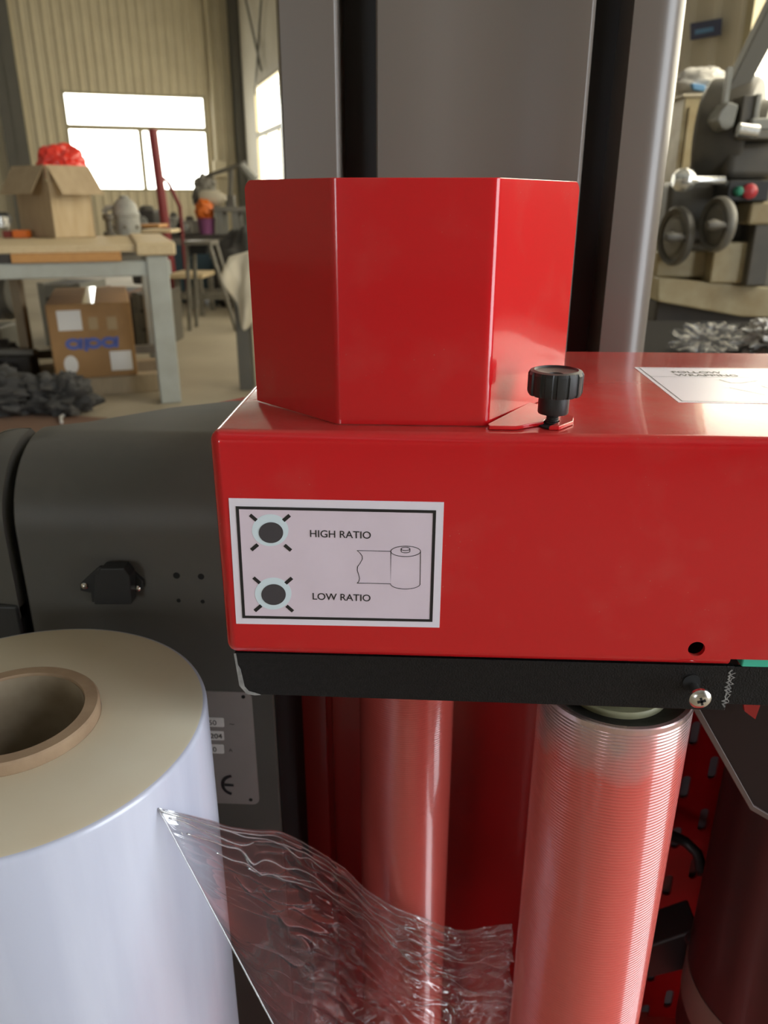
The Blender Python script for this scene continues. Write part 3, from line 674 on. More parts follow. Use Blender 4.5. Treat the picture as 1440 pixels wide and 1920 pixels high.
# loose web of film from the roll over the rear roller to the front roller
top_px = [(297, 1514, .3509), (350, 1527, .360), (420, 1545, .400), (470, 1552, .440), (530, 1562, .49), (590, 1590, .52), (640, 1622, .545), (690, 1668, .572), (740, 1700, .588), (800, 1722, .592), (860, 1742, .585), (910, 1738, .545), (960, 1730, .50)]
bot_px = [(535, 1960, .30), (560, 1990, .33), (600, 2010, .38), (640, 2030, .43), (680, 2040, .47), (715, 2050, .51), (745, 2050, .54), (775, 2055, .565), (800, 2060, .583), (830, 2060, .588), (862, 2060, .58), (905, 2060, .54), (950, 2060, .495)]
TP = [at(a_, b_, y=c_) for a_, b_, c_ in top_px]; BP = [at(a_, b_, y=c_) for a_, b_, c_ in bot_px]
def lerpl(P, s_):
    t = s_*(len(P)-1); i = min(int(t), len(P)-2); f_ = t-i
    p0 = P[max(i-1, 0)]; p1 = P[i]; p2 = P[i+1]; p3 = P[min(i+2, len(P)-1)]
    return .5*((2*p1)+(-p0+p2)*f_+(2*p0-5*p1+4*p2-p3)*f_*f_+(-p0+3*p1-3*p2+p3)*f_**3)
def webpt(s_, t):
    q_ = lerpl(TP, s_).lerp(lerpl(BP, s_), t)
    rise = min(1, s_*4+.02); amp = rise*(1 if s_ < .8 else .7)
    gather = math.exp(-t*7)
    n1 = mnoise.noise(Vector((s_*3.0, t*46, 1.3)))           # folds that run along the pull
    n2 = mnoise.noise(Vector((s_*5+t*9, t*14-s_*8, 7.7)))    # slack billows
    n4 = mnoise.noise(Vector((s_*5+1.5*t, t*13, 9.1))); n5 = mnoise.noise(Vector((s_*9-3*t, t*40, 5.1))); n3 = mnoise.noise(Vector((s_*26, t*22, 3.1)))
    fold_ = math.sin(6.283*(t*22+1.1*n2+s_*1.2)); fold2 = math.sin(6.283*(t*7-s_*1.4+1.3*n2+.5*n4))   # creases that run along the pull
    zone = max(0, .5+.9*mnoise.noise(Vector((s_*4+2, t*5, 4.4))))
    d = amp*(.0024*fold_*(.10+gather+.5*zone*max(0, 1-1.1*t))+.0042*fold2*(.3+.7*zone)+.012*n2*(1-gather)+.0100*(1-2*abs(n4))*(.3+.8*t)+.0040*(1-2*abs(n5))*(.2+zone)+.0014*n3*zone)
    d *= min(1, .15+t*14)
    sag = amp*gather*.0012*math.sin(s_*22+n2*3)
    return q_+Vector((.25*d, -d, .5*d*gather+sag))
MB().grid(webpt, 300, 300).build('loose_film', M['web'], rol, smooth=180, recalc=False)
MB().tube([webpt(.0+.0005, t/30)+Vector((0, -.0006, 0)) for t in range(31)], .0006, 6).build('film_edge', clear_film('film_edge_fold', .2, haze=.10), rol, smooth=180)
MB().tube([webpt(s_/160, .004)+Vector((0, -.0006, 0)) for s_ in range(3, 150)], .00045, 6).build('film_edge', bpy.data.materials['film_edge_fold'], rol, smooth=180)

# ------------------------------------------------------------------ workbench and the things on and under it
YW = 4.30
bz = at(150, 457, y=YW).z
wbn = thing('workbench', (-1.95, YW+.6, 0), 'long workbench with pale blue-grey steel frame and plywood top', 'workbench')
xr = at(328, 460, y=YW).x
BT = lambda v: Vector((xr, YW, 0))+U1*(v.x-xr)+U2*(v.y-YW)+Vector((0, 0, v.z))
MB().box(-3.4, xr-.20, YW, YW+1.2, bz-.035, bz, BT).build('top_board', M['ply'], wbn, bevel=.004)
MB().box(xr-.20, xr, YW-.03, YW+1.2, bz-.055, bz+.012, BT).build('top_board', M['ply'], wbn, bevel=.012)
MB().box(at(50, 466, y=YW).x, at(232, 466, y=YW).x, YW-.015, YW+.02, bz-.080, bz-.035, BT).build('edge_plank', M['plank'], wbn, bevel=.004)
MB().box(-3.4, at(50, 466, y=YW).x, YW-.005, YW+.02, bz-.080, bz-.035, BT).build('edge_plank', M['dark'], wbn)
MB().box(-3.4, xr-.03, YW, YW+.05, at(150, 515, y=YW).z, bz-.080, BT).build('apron', M['bench'], wbn, bevel=.006)
lx0, lx1 = at(277, 490, y=YW).x, at(316, 490, y=YW).x
for yy in (YW-.012, YW+1.05): 
    for x0 in (lx0, -3.3):
        MB().box(x0, x0+lx1-lx0, yy, yy+.13, 0, bz-.056, BT).build('leg', M['bench'], wbn, bevel=.008)
MB().box(-3.4, xr-.05, YW+1.05, YW+1.1, bz-.19, bz-.08, BT).build('apron', M['bench'], wbn)
MB().box(-3.4, xr-.05, YW+.95, YW+1.0, .12, .17, BT).build('stretcher', M['iron2'], wbn)

# open carton with folded-out flaps, stood with a corner to the front
cc = at(104, 447, z=bz+.001)
oc = thing('open_carton', (cc.x, cc.y, bz), 'open worn cardboard box with flaps folded out on workbench', 'carton')
ang = R(53); ex = Vector((math.cos(ang), math.sin(ang), 0)); ey = Vector((-math.sin(ang)*1, math.cos(ang), 0))
CT = lambda v: Vector((cc.x, cc.y, bz))+ex*v.x+ey*v.y+Vector((0, 0, v.z))
hC, wC, dC = .315, .27, .40
MB().box(0, wC, 0, .006, .001, hC, CT).build('carton_side', M['card_light'], oc)
MB().box(0, .006, 0, dC, .001, hC, CT).build('carton_side', M['card'], oc)
MB().box(wC-.006, wC, 0, dC, .001, hC, CT).build('carton_side', M['card'], oc)
MB().box(0, wC, dC-.006, dC, .001, hC, CT).build('carton_side', M['card'], oc)
MB().box(0, wC, 0, dC, .0005, .006, CT).build('carton_bottom', M['card'], oc)
def flap(p0, p1, out, top, drop, mt):
    p0, p1, out = Vector(p0), Vector(p1), Vector(out)
    vv = [p0, p1, p1+out-Vector((0, 0, drop)), p0+out-Vector((0, 0, drop))]
    w_ = Vector((0, 0, .006)); return MB().add([CT(q_) for q_ in vv]+[CT(q_+w_) for q_ in vv], [(0, 1, 2, 3), (7, 6, 5, 4), (0, 4, 5, 1), (1, 5, 6, 2), (2, 6, 7, 3), (3, 7, 4, 0)]).build('flap', mt, oc)
flap((.01, 0, hC+.085), (wC+.01, 0, hC+.085), (0.02, -.10, 0), 0, .155, M['card'])
MB().box(0, wC, -.001, .005, hC-.002, hC+.09, CT).build('flap_fold', M['card'], oc)
flap((0, .02, hC+.085), (0, dC, hC+.085), (-.09, .02, 0), 0, .155, M['card'])
MB().box(-.001, .005, 0.02, dC, hC-.002, hC+.09, CT).build('flap_fold', M['card'], oc)

def blob(name, c, size, mt, seed, parent=None, amp=.3, f=2.2, n=28, flat=None):
    """a crumpled lump"""
    vv = []; ff = []
    for i in range(n+1):
        th = math.pi*i/n
        for j in range(2*n):
            ph = math.pi*j/n; d = Vector((math.sin(th)*math.cos(ph), math.sin(th)*math.sin(ph), math.cos(th)))
            k = 1+amp*mnoise.noise(d*f+Vector((seed, 0, 0)))+amp*.7*(1-2*abs(mnoise.noise(d*f*2.3+Vector((0, seed, 0)))))-amp*.35
            q_ = Vector((d.x*size[0]*k, d.y*size[1]*k, d.z*size[2]*k))
            if flat is not None: q_.z = max(q_.z, flat)
            vv.append(Vector(c)+q_)
    for i in range(n):
        for j in range(2*n): ff.append((i*2*n+j, (i+1)*2*n+j, (i+1)*2*n+(j+1) % (2*n), i*2*n+(j+1) % (2*n)))
    return MB().add(vv, ff).build(name, mt, parent, smooth=60)
q = at(114, 296, y=cc.y+.25)
rb = blob('red_bag', (q.x, q.y, q.z-.03), (.145, .14, .10), M['redbag'], 3.1, amp=.26, f=1.5, flat=-.09)
tag(rb, 'crumpled bright red plastic bag sticking out of open carton', 'bag')

def on_bench(px, py): return at(px, py, z=bz+.001)
# grey casting with a domed top
q = on_bench(240, 440); gc = thing('pump_casting', (q.x, q.y, bz), 'grey domed cast metal housing on workbench beside open carton', 'casting')
MB().lathe([(.085, 0), (.085, .11), (.09, .115), (.09, .135), (.082, .145), (.072, .185), (.05, .215), (.03, .225), (.03, .24), (0, .245)], (q.x, q.y, bz), 36).build('dome', M['cast'], gc, smooth=35)
for k in range(6):
    a_ = R(60*k-80); MB().cyl((q.x+.078*math.cos(a_), q.y+.078*math.sin(a_), bz+.05), (q.x+.094*math.cos(a_), q.y+.094*math.sin(a_), bz+.05), .014, 14).build('bolt_boss', M['iron2'], gc)
MB().tube([(q.x-.07, q.y-.02, bz+.17), (q.x-.11, q.y-.03, bz+.165), (q.x-.135, q.y-.03, bz+.14)], .018, 12).build('nozzle', M['cast'], gc, smooth=60)
q = on_bench(190, 443)
o = MB().lathe([(.04, 0), (.04, .02), (.022, .03), (.022, .09), (.035, .10), (.035, .13), (0, .135)], (q.x+.02, q.y+.10, bz), 24).build('valve_fitting', M['iron'], smooth=35)
tag(o, 'small dark valve fitting between carton and grey casting', 'fitting')
q = on_bench(205, 400); o = MB().lathe([(.03, 0), (.034, .05), (.03, .13), (.012, .16), (.012, .19), (0, .195)], (q.x+.02, YW+.95, bz), 24).build('spray_bottle', M['bag'], smooth=40)
tag(o, 'small white bottle with red cap behind grey casting', 'bottle')
q = on_bench(37, 446); o = MB().box(q.x-.045, q.x+.045, q.y, q.y+.07, bz+.0005, bz+.045).build('orange_box', M['orange'], bevel=.006); tag(o, 'small orange plastic box at front of workbench', 'box')
q = on_bench(13, 446); o = MB().box(q.x-.03, q.x+.025, q.y+.01, q.y+.06, bz+.0005, bz+.04).build('red_block', M['darkred'], bevel=.005); tag(o, 'small dull red block beside orange box', 'block')
q = on_bench(2, 432); gr = thing('angle_grinder', (q.x, q.y, bz), 'dark power tool with silver front lying at left end of workbench', 'tool')
MB().lathe([(.03, 0), (.045, .02), (.045, .20), (.035, .22)], (q.x-.15, q.y+.02, bz+.085), 20, T=lambda v: Vector((v.z, v.y, v.x))).build('tool_body', M['black2'], gr, smooth=40)
MB().lathe([(.02, -.085), (.045, -.06), (.045, .01), (.03, .02)], (q.x+.03, q.y-.01, bz+.086), 20).build('gear_head', M['chrome'], gr, smooth=40)
for (x0, x1, y0, mt_) in ((265, 322, 432, 'ply'), (258, 300, 428, 'plank')):
    p0, p1 = on_bench(x0, y0+8), on_bench(x1, y0+8)
    zz = bz+.0125 if mt_ == 'ply' else bz+.0345
    o = MB().box(p0.x, p1.x, p0.y, p0.y+.22, zz, zz+.0215).build('wood_offcut', M[mt_], bevel=.003)
    tag(o, 'pale plywood offcut lying on the right end of workbench' if mt_ == 'ply' else 'orange-brown wood offcut on top of pale plywood offcut', 'board')

# printed carton under the bench, on two timbers
yc = 4.50; pl, pr_ = at(119, 708, y=yc), at(259, 703, y=yc); zc0 = pr_.z; zc1 = at(175, 566, y=yc).z
pc = thing('printed_carton', ((pl.x+pr_.x)/2, yc+.3, zc0), 'brown cardboard box with blue lettering and white labels under workbench', 'carton')
KT = lambda v: Vector((pr_.x, yc, 0))+U1*(v.x-pr_.x)+U2*(v.y-yc)+Vector((0, 0, v.z))
MB().box(pl.x, pr_.x, yc, yc+.95, zc0, zc1, KT).build('carton_body', M['card_brown'], pc, bevel=.008)
MB().box((pl.x+pr_.x)/2-.03, (pl.x+pr_.x)/2+.03, yc-.001, yc+.95, zc1-.0005, zc1+.001, KT).build('packing_tape', M['tape'], pc)
def patch(name, px0, py0, px1, py1, mt):
    p0, p1 = at(px0, py0, y=yc-.003), at(px1, py1, y=yc-.003)
    return MB().box(p0.x, p1.x, yc-.003, yc-.0015, p1.z, p0.z, KT).build(name, mt, pc)
patch('paper_label', 116, 577, 162, 614, M['white']); patch('paper_label', 208, 656, 250, 692, M['white'])
patch('handling_mark', 170, 591, 189, 614, M['tape']); patch('handling_mark', 202, 592, 222, 616, M['tape'])
q = at(143, 676, y=yc-.003); MB().prism(ell(q.x, q.z, .038, .052, 28), yc-.003, yc-.0015, 'xz', T=KT).build('round_label', M['white'], pc)
ll = MB(); zb_, zt_ = at(180, 649, y=yc-.004).z, at(180, 629, y=yc-.004).z; hz = zt_-zb_
def letter(xc, kind):
    cz = (zb_+zt_)/2; ll.ribbon([(xc+.033*math.cos(R(t)), cz+hz*.36*math.sin(R(t))) for t in range(0, 360, 15)], .020, yc-.004, True)
    x_ = xc+(.040 if kind == 'a' else -.040); ll.ribbon([(x_-.004, zb_-(.012 if kind == 'p' else 0)), (x_+.004, zt_)], .020, yc-.004)
letter(at(147, 640, y=yc).x, 'a'); letter(at(181, 640, y=yc).x, 'p'); letter(at(208, 640, y=yc).x, 'a')
ll.v = [KT(v) for v in ll.v]; ll.build('blue_lettering', M['blue'], pc)
for k, yy in enumerate((yc+.01, yc+.45)):
    o = MB().box(pl.x-.12, pr_.x+.20, yy, yy+.09, 0, zc0-.0005, KT).build('timber_bearer', M['wood'], bevel=.004)
    tag(o, ['pale timber under the front edge of printed carton', 'pale timber under the back edge of printed carton'][k], 'timber')

# below and left of the bench
q = at(52, 690, y=4.75); o = MB().box(q.x-.03, q.x+.03, 4.75, 4.81, 0, bz-.04).build('wood_prop', M['wood'], bevel=.004); tag(o, 'upright wooden prop under left part of workbench', 'prop')
q = at(12, 600, y=5.0); q.x -= .1
mg = thing('motor_housing', (q.x, 5.1, 0), 'grey-green motor housing with pale fan cover under workbench', 'motor')
MB().box(q.x-.25, q.x+.03, 5.02, 5.3, 0, .30).build('motor_base', M['grey'], mg, bevel=.02)
MB().lathe([(.12, -.2), (.165, -.17), (.165, .12), (.13, .16)], (q.x-.03, 5.1, .50), 28, T=lambda v: Vector((v.z, v.y, v.x))).build('motor_shell', M['grey'], mg, smooth=35)
MB().lathe([(.11, 0), (.12, .02), (.11, .05), (0, .06)], (q.x-.06, 4.935, .52), 28, T=Ty).build('fan_cover', M['sheet'], mg, smooth=35)
o = MB().box(-2.9, at(62, 660, y=4.62).x, 4.62, 4.68, at(30, 666, y=4.62).z, at(30, 656, y=4.62).z).build('steel_bar', M['iron2'], bevel=.003)
tag(o, 'straight grey steel bar lying across the junk under workbench', 'bar')
o = MB().box(-2.95, -2.36, 4.64, 4.76, 0, at(30, 667, y=4.62).z-.002).build('tool_case', M['dark'], bevel=.02); tag(o, 'flat black case under the steel bar', 'case')
for k, (px, py, sx_, sy_, sz_, sd, lb) in enumerate(((62, 735, .30, .17, .12, 1.7, 'large dark grey crumpled cloth heap on floor left'), (118, 728, .17, .13, .11, 4.2, 'smaller black crumpled cloth beside printed carton'), (5, 700, .24, .2, .14, 8.8, 'brownish black cloth bundle at left edge behind grey heap'))):
    p0 = at(px, py+22, z=0)+Vector(((-.12, -.34, .013), (.13, -.40, .013), (-.12, -.02, 0))[k])
    o = blob('cloth_heap', (p0.x, p0.y+.1, p0.z+sz_*.72), (sx_, sy_, sz_), M['cloth'] if k != 2 else M['dark'], sd, amp=.45, f=2.8, flat=-sz_*.715)
    tag(o, lb, 'cloth')
p0 = at(25, 768, z=0); o = MB().tube([(p0.x-.3, p0.y+.02, .10), (p0.x-.05, p0.y, .085), (p0.x+.05, p0.y-.01, .06)], .015, 10).build('steel_pipe', M['chrome'], smooth=60); tag(o, 'short bright steel pipe resting on dark cloth heap', 'pipe')
p0 = at(0, 800, z=0); p1 = at(200, 765, z=0)
o = MB().prism([(p0.x-.6, p0.y-.3), (p0.x+.7, p0.y-.25), (p1.x+.1, p1.y-.25), (p1.x-.9, p1.y-.05), (p0.x-.6, p0.y+.15)], .0005, .012, 'xy').build('brown_board', M['brown']); tag(o, 'flat brown board lying on floor in front of cloth heap', 'board')
p0 = at(114, 785, z=.02); o = MB().tube([(p0.x-.02, p0.y+.09, .02), (p0.x, p0.y, .026), (p0.x+.035, p0.y-.07, .02)], .008, 8).build('hose_scrap', M['bag'], smooth=60); tag(o, 'short white hose scrap lying on brown board', 'scrap')

def crate(px0, px1, py, y_, d_, mt, lb, slats):
    x0, x1 = at(px0, py, y=y_).x, at(px1, py, y=y_).x; z1_ = at((px0+px1)/2, py, y=y_).z
    c_ = thing('storage_crate', ((x0+x1)/2, y_+d_/2, 0), lb, 'crate')
    MB().box(x0+.012, x1-.012, y_+.012, y_+d_-.012, .01, z1_-.02).build('crate_body', M['dark'], c_)
    h = z1_/slats
    for k in range(slats):
        MB().box(x0, x1, y_, y_+.012, k*h+.01, (k+1)*h-.015).build('slat', M[mt], c_, bevel=.002)
    for xx in (x0, x1-.05): MB().box(xx, xx+.05, y_-.014, y_, .0, z1_).build('batten', M[mt], c_, bevel=.002)
    MB().box(x1-.012, x1, y_, y_+d_, 0, z1_-.01).build('end_board', M[mt], c_)
    MB().box(x0, x0+.012, y_, y_+d_, 0, z1_-.01).build('end_board', M[mt], c_)
crate(70, 150, 530, 6.05, .5, 'grey', 'grey slatted crate on floor behind the printed carton, leftmost of three', 4)
crate(158, 240, 545, 6.1, .5, 'brown', 'brown slatted crate on floor behind the printed carton, middle of three', 3)
crate(246, 300, 548, 6.0, .5, 'iron', 'dark slatted crate on floor behind the workbench leg, rightmost of three', 3)

# ------------------------------------------------------------------ further back, left of the mast
# cabinet
p0 = at(322, 470, y=8.65); p1 = at(400, 560, y=8.65)
o = MB().box(at(318, 480, y=8.65).x, at(397, 480, y=8.65).x, 8.65, 8.95, .12, at(350, 485, y=8.65).z).build('blue_cabinet', M['bluecab'], bevel=.01)
cab = thing('tool_cabinet', (at(357, 480, y=8.65).x, 8.8, 0), 'dark blue steel cabinet behind right end of workbench', 'cabinet'); o.parent = cab; o.location = -cab.location; o.name = 'cabinet_body'
for xx in (at(318, 480, y=8.65).x, at(397, 480, y=8.65).x-.05):
    for yy in (8.66, 8.89): MB().box(xx, xx+.05, yy, yy+.05, 0, .12).build('leg', M['bluecab'], cab)
MB().box(at(322, 480, y=8.65).x, at(356, 480, y=8.65).x, 8.64, 8.655, .30, .62).build('door', M['bluecab'], cab, bevel=.003)
MB().box(at(359, 480, y=8.65).x, at(393, 480, y=8.65).x, 8.64, 8.655, .30, .62).build('door', M['bluecab'], cab, bevel=.003)
zt2 = at(350, 485, y=8.65).z
for k, (px, w_) in enumerate(((334, .05), (375, .06))):
    q = at(px, 480, y=8.75); o = MB().lathe([(w_*.5, 0), (w_*.5, .02), (w_*.35, .05), (w_*.5, .09), (0, .10)], (q.x, 8.75, zt2), 20).build('machined_part', M['cast'], smooth=40)
    tag(o, ['small turned grey part at left on blue cabinet', 'small turned grey part at right on blue cabinet'][k], 'part')
# steel frame rack with a pale board
rx0, rx1 = at(330, 560, y=7.8).x, at(470, 560, y=7.8).x
rk = thing('steel_rack', ((rx0+rx1)/2, 8.0, 0), 'low grey steel frame rack with pale board standing on floor', 'rack')
zr = at(380, 556, y=7.8).z
for xx in (rx0, at(372, 560, y=7.8).x, rx1-.05):
    for yy in (7.8, 8.2): MB().box(xx, xx+.045, yy, yy+.045, 0, at(372, 520, y=7.8).z).build('post', M['iron2'], rk)
for yy in (7.8, 8.2): MB().box(rx0, rx1, yy-.002, yy+.047, zr-.03, zr+.03).build('rail', M['iron2'], rk)
for xx in (rx0, rx1-.05): MB().box(xx, xx+.045, 7.8, 8.24, zr-.03, zr+.025).build('rail', M['iron2'], rk)
zz = at(372, 522, y=7.8).z; MB().box(rx0-.05, at(372, 520, y=7.8).x+.045, 7.78, 8.26, zz, zz+.04).build('shelf_board', M['ply'], rk)
# long dark machine bed
b0, b1 = at(325, 480, y=9.0).x, at(545, 480, y=9.0).x
zbed = at(400, 440, y=9.0).z
bed = thing('machine_bed', ((b0+b1)/2, 9.3, 0), 'long dark machine bed cluttered with grey parts below window', 'machine')
MB().box(b0-.5, b1, 9.0, 9.7, .18, zbed).build('bed_body', M['dark'], bed, bevel=.03)
for xx in (b0-.4, b0+.5, b1-.3): MB().box(xx, xx+.22, 9.05, 9.65, 0, .18).build('foot', M['dark'], bed)
MB().box(b0-.5, b1, 8.96, 9.05, zbed-.12, zbed-.04).build('guide_rail', M['iron2'], bed)
zq = zbed
p0, p1 = at(405, 400, y=9.1), at(470, 400, y=9.1)
fr_ = thing('grey_frame', ((p0.x+p1.x)/2, 9.2, zq), 'grey welded box frame with openings on dark machine bed', 'frame')
zf1 = at(430, 388, y=9.1).z
for xx in (p0.x, (p0.x+p1.x)/2-.02, p1.x-.05): MB().box(xx, xx+.07, 9.1, 9.35, zq, zf1-.05).build('upright', M['grey'], fr_)
MB().box(p0.x-.02, p1.x+.02, 9.08, 9.37, zf1-.05, zf1).build('top_bar', M['iron2'], fr_)
q = at(381, 425, y=9.05); bk = thing('paint_bucket', (q.x, 9.2, zq), 'purple bucket holding an orange-red bundle on machine bed', 'bucket')
MB().lathe([(.08, 0), (.10, .16), (.105, .165)], (q.x, 9.2, zq), 24).build('bucket', M['purple'], bk, smooth=40)
blob('orange_bundle', (q.x-.01, 9.2, zq+.25), (.10, .10, .11), M['orange'], 6.3, bk, amp=.2)
q = at(412, 372, y=9.3); o = MB().lathe([(.07, -.22), (.085, -.18), (.085, .02), (.05, .08), (.03, .12)], (q.x-.03, 9.3, zf1+.088), 24, T=lambda v: Vector((v.z*.85, v.y, v.x-v.z*.0))).build('pale_canister', M['sheet'], smooth=40); tag(o, 'pale cream canister lying on grey box frame', 'canister')
p0 = at(385, 330, y=9.4); p1 = at(470, 300, y=9.2)
jb = thing('jib_arm', (at(425, 360, y=9.3).x, 9.45, zf1), 'dark slanted bench lamp arm above the machine bed', 'lamp arm')
MB().box(jb.location.x-.05, jb.location.x+.05, 9.40, 9.5, zf1, zf1+.12).build('arm_base', M['iron'], jb)
MB().cyl((jb.location.x, 9.45, zf1+.11), (jb.location.x+.03, 9.45, at(440, 318, y=9.45).z), .025, 12).build('arm_post', M['iron'], jb)
MB().cyl(at(385, 331, y=9.45), at(460, 306, y=9.45), .022, 12).build('arm_bar', M['iron'], jb)
MB().cyl(at(452, 308, y=9.45), at(478, 338, y=9.45), .035, 14, r2=.05).build('arm_head', M['cast'], jb)
q = at(382, 358, y=9.5); zz = zf1
o = blob('iron_casting', (q.x, 9.55, at(382, 362, y=9.55).z), (.13, .12, .17), M['iron2'], 2.2, amp=.4, n=18); 
cst = MB().box(q.x-.10, q.x+.10, 9.48, 9.65, zbed, at(382, 380, y=9.55).z).build('casting_block', M['iron'])
rt = thing('rough_casting', (q.x, 9.55, zbed), 'rough dark iron casting standing in front of the bright window', 'casting')
for k in (o, cst): k.parent = rt; k.location = -rt.location
# more clutter on the bed, left part
for k, (px, py0, py1, w_, mt_, lb) in enumerate(((350, 405, 440, .15, 'iron2', 'grey gearbox block on the bed right of red post'), (320, 398, 440, .13, 'grey', 'narrow grey motor block on the bed by red post'), (270, 385, 440, .26, 'dark', 'wide dark machine head on the bed left of red post'))):
    p0 = at(px, py1, y=9.1); z1_ = at(px, py0, y=9.1).z
    o = thing('gear_block', (p0.x, 9.3, zbed), lb, 'machine part')
    MB().box(p0.x-w_/2, p0.x+w_/2, 9.1, 9.45, zbed, z1_-.05).build('block_body', M[mt_], o, bevel=.02)
    MB().lathe([(w_*.3, 0), (w_*.3, .03), (w_*.15, .05), (0, .05)], (p0.x, 9.28, z1_-.051), 20).build('block_cap', M['iron'], o, smooth=40)
    MB().cyl((p0.x, 9.1, (zbed+z1_)/2-.02), (p0.x, 9.06, (zbed+z1_)/2-.02), w_*.22, 18).build('shaft_end', M['cast'], o)
# stool-like stand with tray in front of the bed
q0 = at(352, 480, y=6.9); zst = at(370, 452, y=6.9).z
stn = thing('tray_stand', (q0.x+.12, 7.0, 0), 'grey steel stand with black tray behind the blue cabinet', 'stand')
sx0, sx1 = at(347, 455, y=6.9).x, at(398, 455, y=6.9).x
MB().box(sx0, sx1, 6.85, 7.12, zst-.03, zst).build('tray_top', M['iron2'], stn)
MB().box(sx0+.06, sx1-.04, 6.84, 7.0, zst-.10, zst-.031).build('tray', M['void'], stn)
for p0, p1 in (((sx0+.02, 6.88), (sx0-.02, 6.88)), ((sx1-.02, 6.88), (sx1+.16, 6.88)), ((sx0+.02, 7.1), (sx0-.02, 7.1)), ((sx1-.02, 7.1), (sx1+.16, 7.1))):
    MB().cyl((p0[0], p0[1], zst-.03), (p1[0], p1[1], .0), .018, 10).build('leg', M['iron2'], stn)
# dark tarpaulin heap on the bed's front
q = at(462, 468, y=8.5); o = blob('tarpaulin', (q.x, 8.60, .30), (.36, .24, .44), M['cloth'], 5.5, amp=.3, flat=-.299, n=24); tag(o, 'dark grey tarpaulin heap in front of machine bed', 'tarpaulin')
# machine leg with a dusty white sheet over it
yl = 4.6
st = thing('sheeted_stand', (at(462, 700, y=yl).x, yl+.2, 0), 'dark grey steel stand half hidden behind red guard', 'stand')
zs1 = at(450, 500, y=yl).z
for x0, x1 in ((444, 468), (482, 500)): MB().box(at(x0, 650, y=yl).x, at(x1, 650, y=yl).x, yl, yl+.10, 0, zs1-.03).build('leg', M['beam'], st, bevel=.004)
MB().box(at(436, 500, y=yl).x, at(640, 500, y=yl).x, yl-.02, yl+.5, zs1-.03, zs1).build('stand_top', M['beam'], st)
shx = [(430, 486), (452, 482), (475, 478), (520, 476), (580, 476)]; shb = [(414, 520), (440, 570), (462, 622), (500, 560), (560, 540)]
def sheet(s_, t):
    a_ = lerpl([at(x_, y_, y=yl-.03) for x_, y_ in shx], s_); b_ = lerpl([at(x_, y_, y=yl-.10) for x_, y_ in shb], s_)
    if t < .35: base = a_+Vector((0, .50*(1-t/.35), .012))
    else: base = a_.lerp(b_, (t-.35)/.65)+Vector((0, 0, .012))
    k = max(0, t-.3); return base+Vector((0, -.05*k*math.sin(s_*17)-.03*k*mnoise.noise(Vector((s_*9, t*5, 2))), 0))
o = MB().grid(sheet, 40, 40).build('dust_sheet', M['sheet'], smooth=60, solid=.004); tag(o, 'dusty white cloth sheet draped over steel stand', 'sheet')
# red post in front of the far window
p0 = at(303, 405, y=8.3); p1 = at(286, 242, y=8.3)
o = MB().cyl((p0.x+.06, 8.3, 0), (p1.x, 8.3, p1.z), .045, 14).build('red_post', M['post']); tag(o, 'leaning dark red steel post before the bright window', 'post')
o = MB().tube([(p0.x+.17, 8.38, 0), (p0.x+.17, 8.38, 1.0), (at(318, 355, y=8.35).x, 8.35, at(318, 345, y=8.35).z), at(308, 335, y=8.35), at(300, 345, y=8.35)], .02, 10).build('bent_tube', M['post'], smooth=60); tag(o, 'thin bent dark tube standing beside the red post', 'tube')

# ------------------------------------------------------------------ lathe on the right
YL = 2.75
lt = thing('lathe', (at(1400, 500, y=YL).x, YL+.3, 0), 'old cream and iron lathe with handwheels right of mast', 'lathe')
A = lambda px, py, y=YL: at(px, py, y=y)
MB().prism([P3(1225, 518, YL), P3(1700, 560, YL), P3(1700, 600, YL), P3(1380, 590, YL), P3(1225, 562, YL)], YL-.05, YL+.45, 'xz').build('chip_tray', M['lathe'], lt, bevel=.006)
q0, q1 = A(1230, 600), A(1700, 600)
MB().box(q0.x, q1.x, YL+.02, YL+.42, 0, A(1300, 566).z).build('cabinet_base', M['dark'], lt, bevel=.01)
MB().box(A(1232, 480).x, A(1330, 480).x, YL, YL+.35, A(1290, 521).z, A(1290, 470).z).build('bed_end', M['lathe'], lt, bevel=.01)
MB().box(A(1325, 480).x, A(1388, 480).x, YL-.06, YL+.3, A(1350, 528).z, A(1350, 452).z).build('apron_box', M['lathe'], lt, bevel=.008)
MB().box(A(1386, 480).x, A(1425, 480).x, YL-.09, YL+.3, A(1400, 532).z, A(1400, 410).z).build('apron_front', M['iron'], lt, bevel=.008)
MB().box(A(1425, 480).x, A(1600, 480).x, YL-.02, YL+.3, A(1430, 540).z, A(1430, 420).z).build('bed_rail', M['iron2'], lt, bevel=.01)
MB().box(A(1383, 400).x, A(1480, 400).x, YL-.10, YL+.25, A(1400, 420).z, A(1400, 378).z).build('cross_slide', M['lathe'], lt, bevel=.01)
MB().box(A(1255, 380).x, A(1450, 380).x, YL+.02, YL+.36, A(1350, 455).z, A(1350, 340).z).build('saddle', M['iron'], lt, bevel=.02)
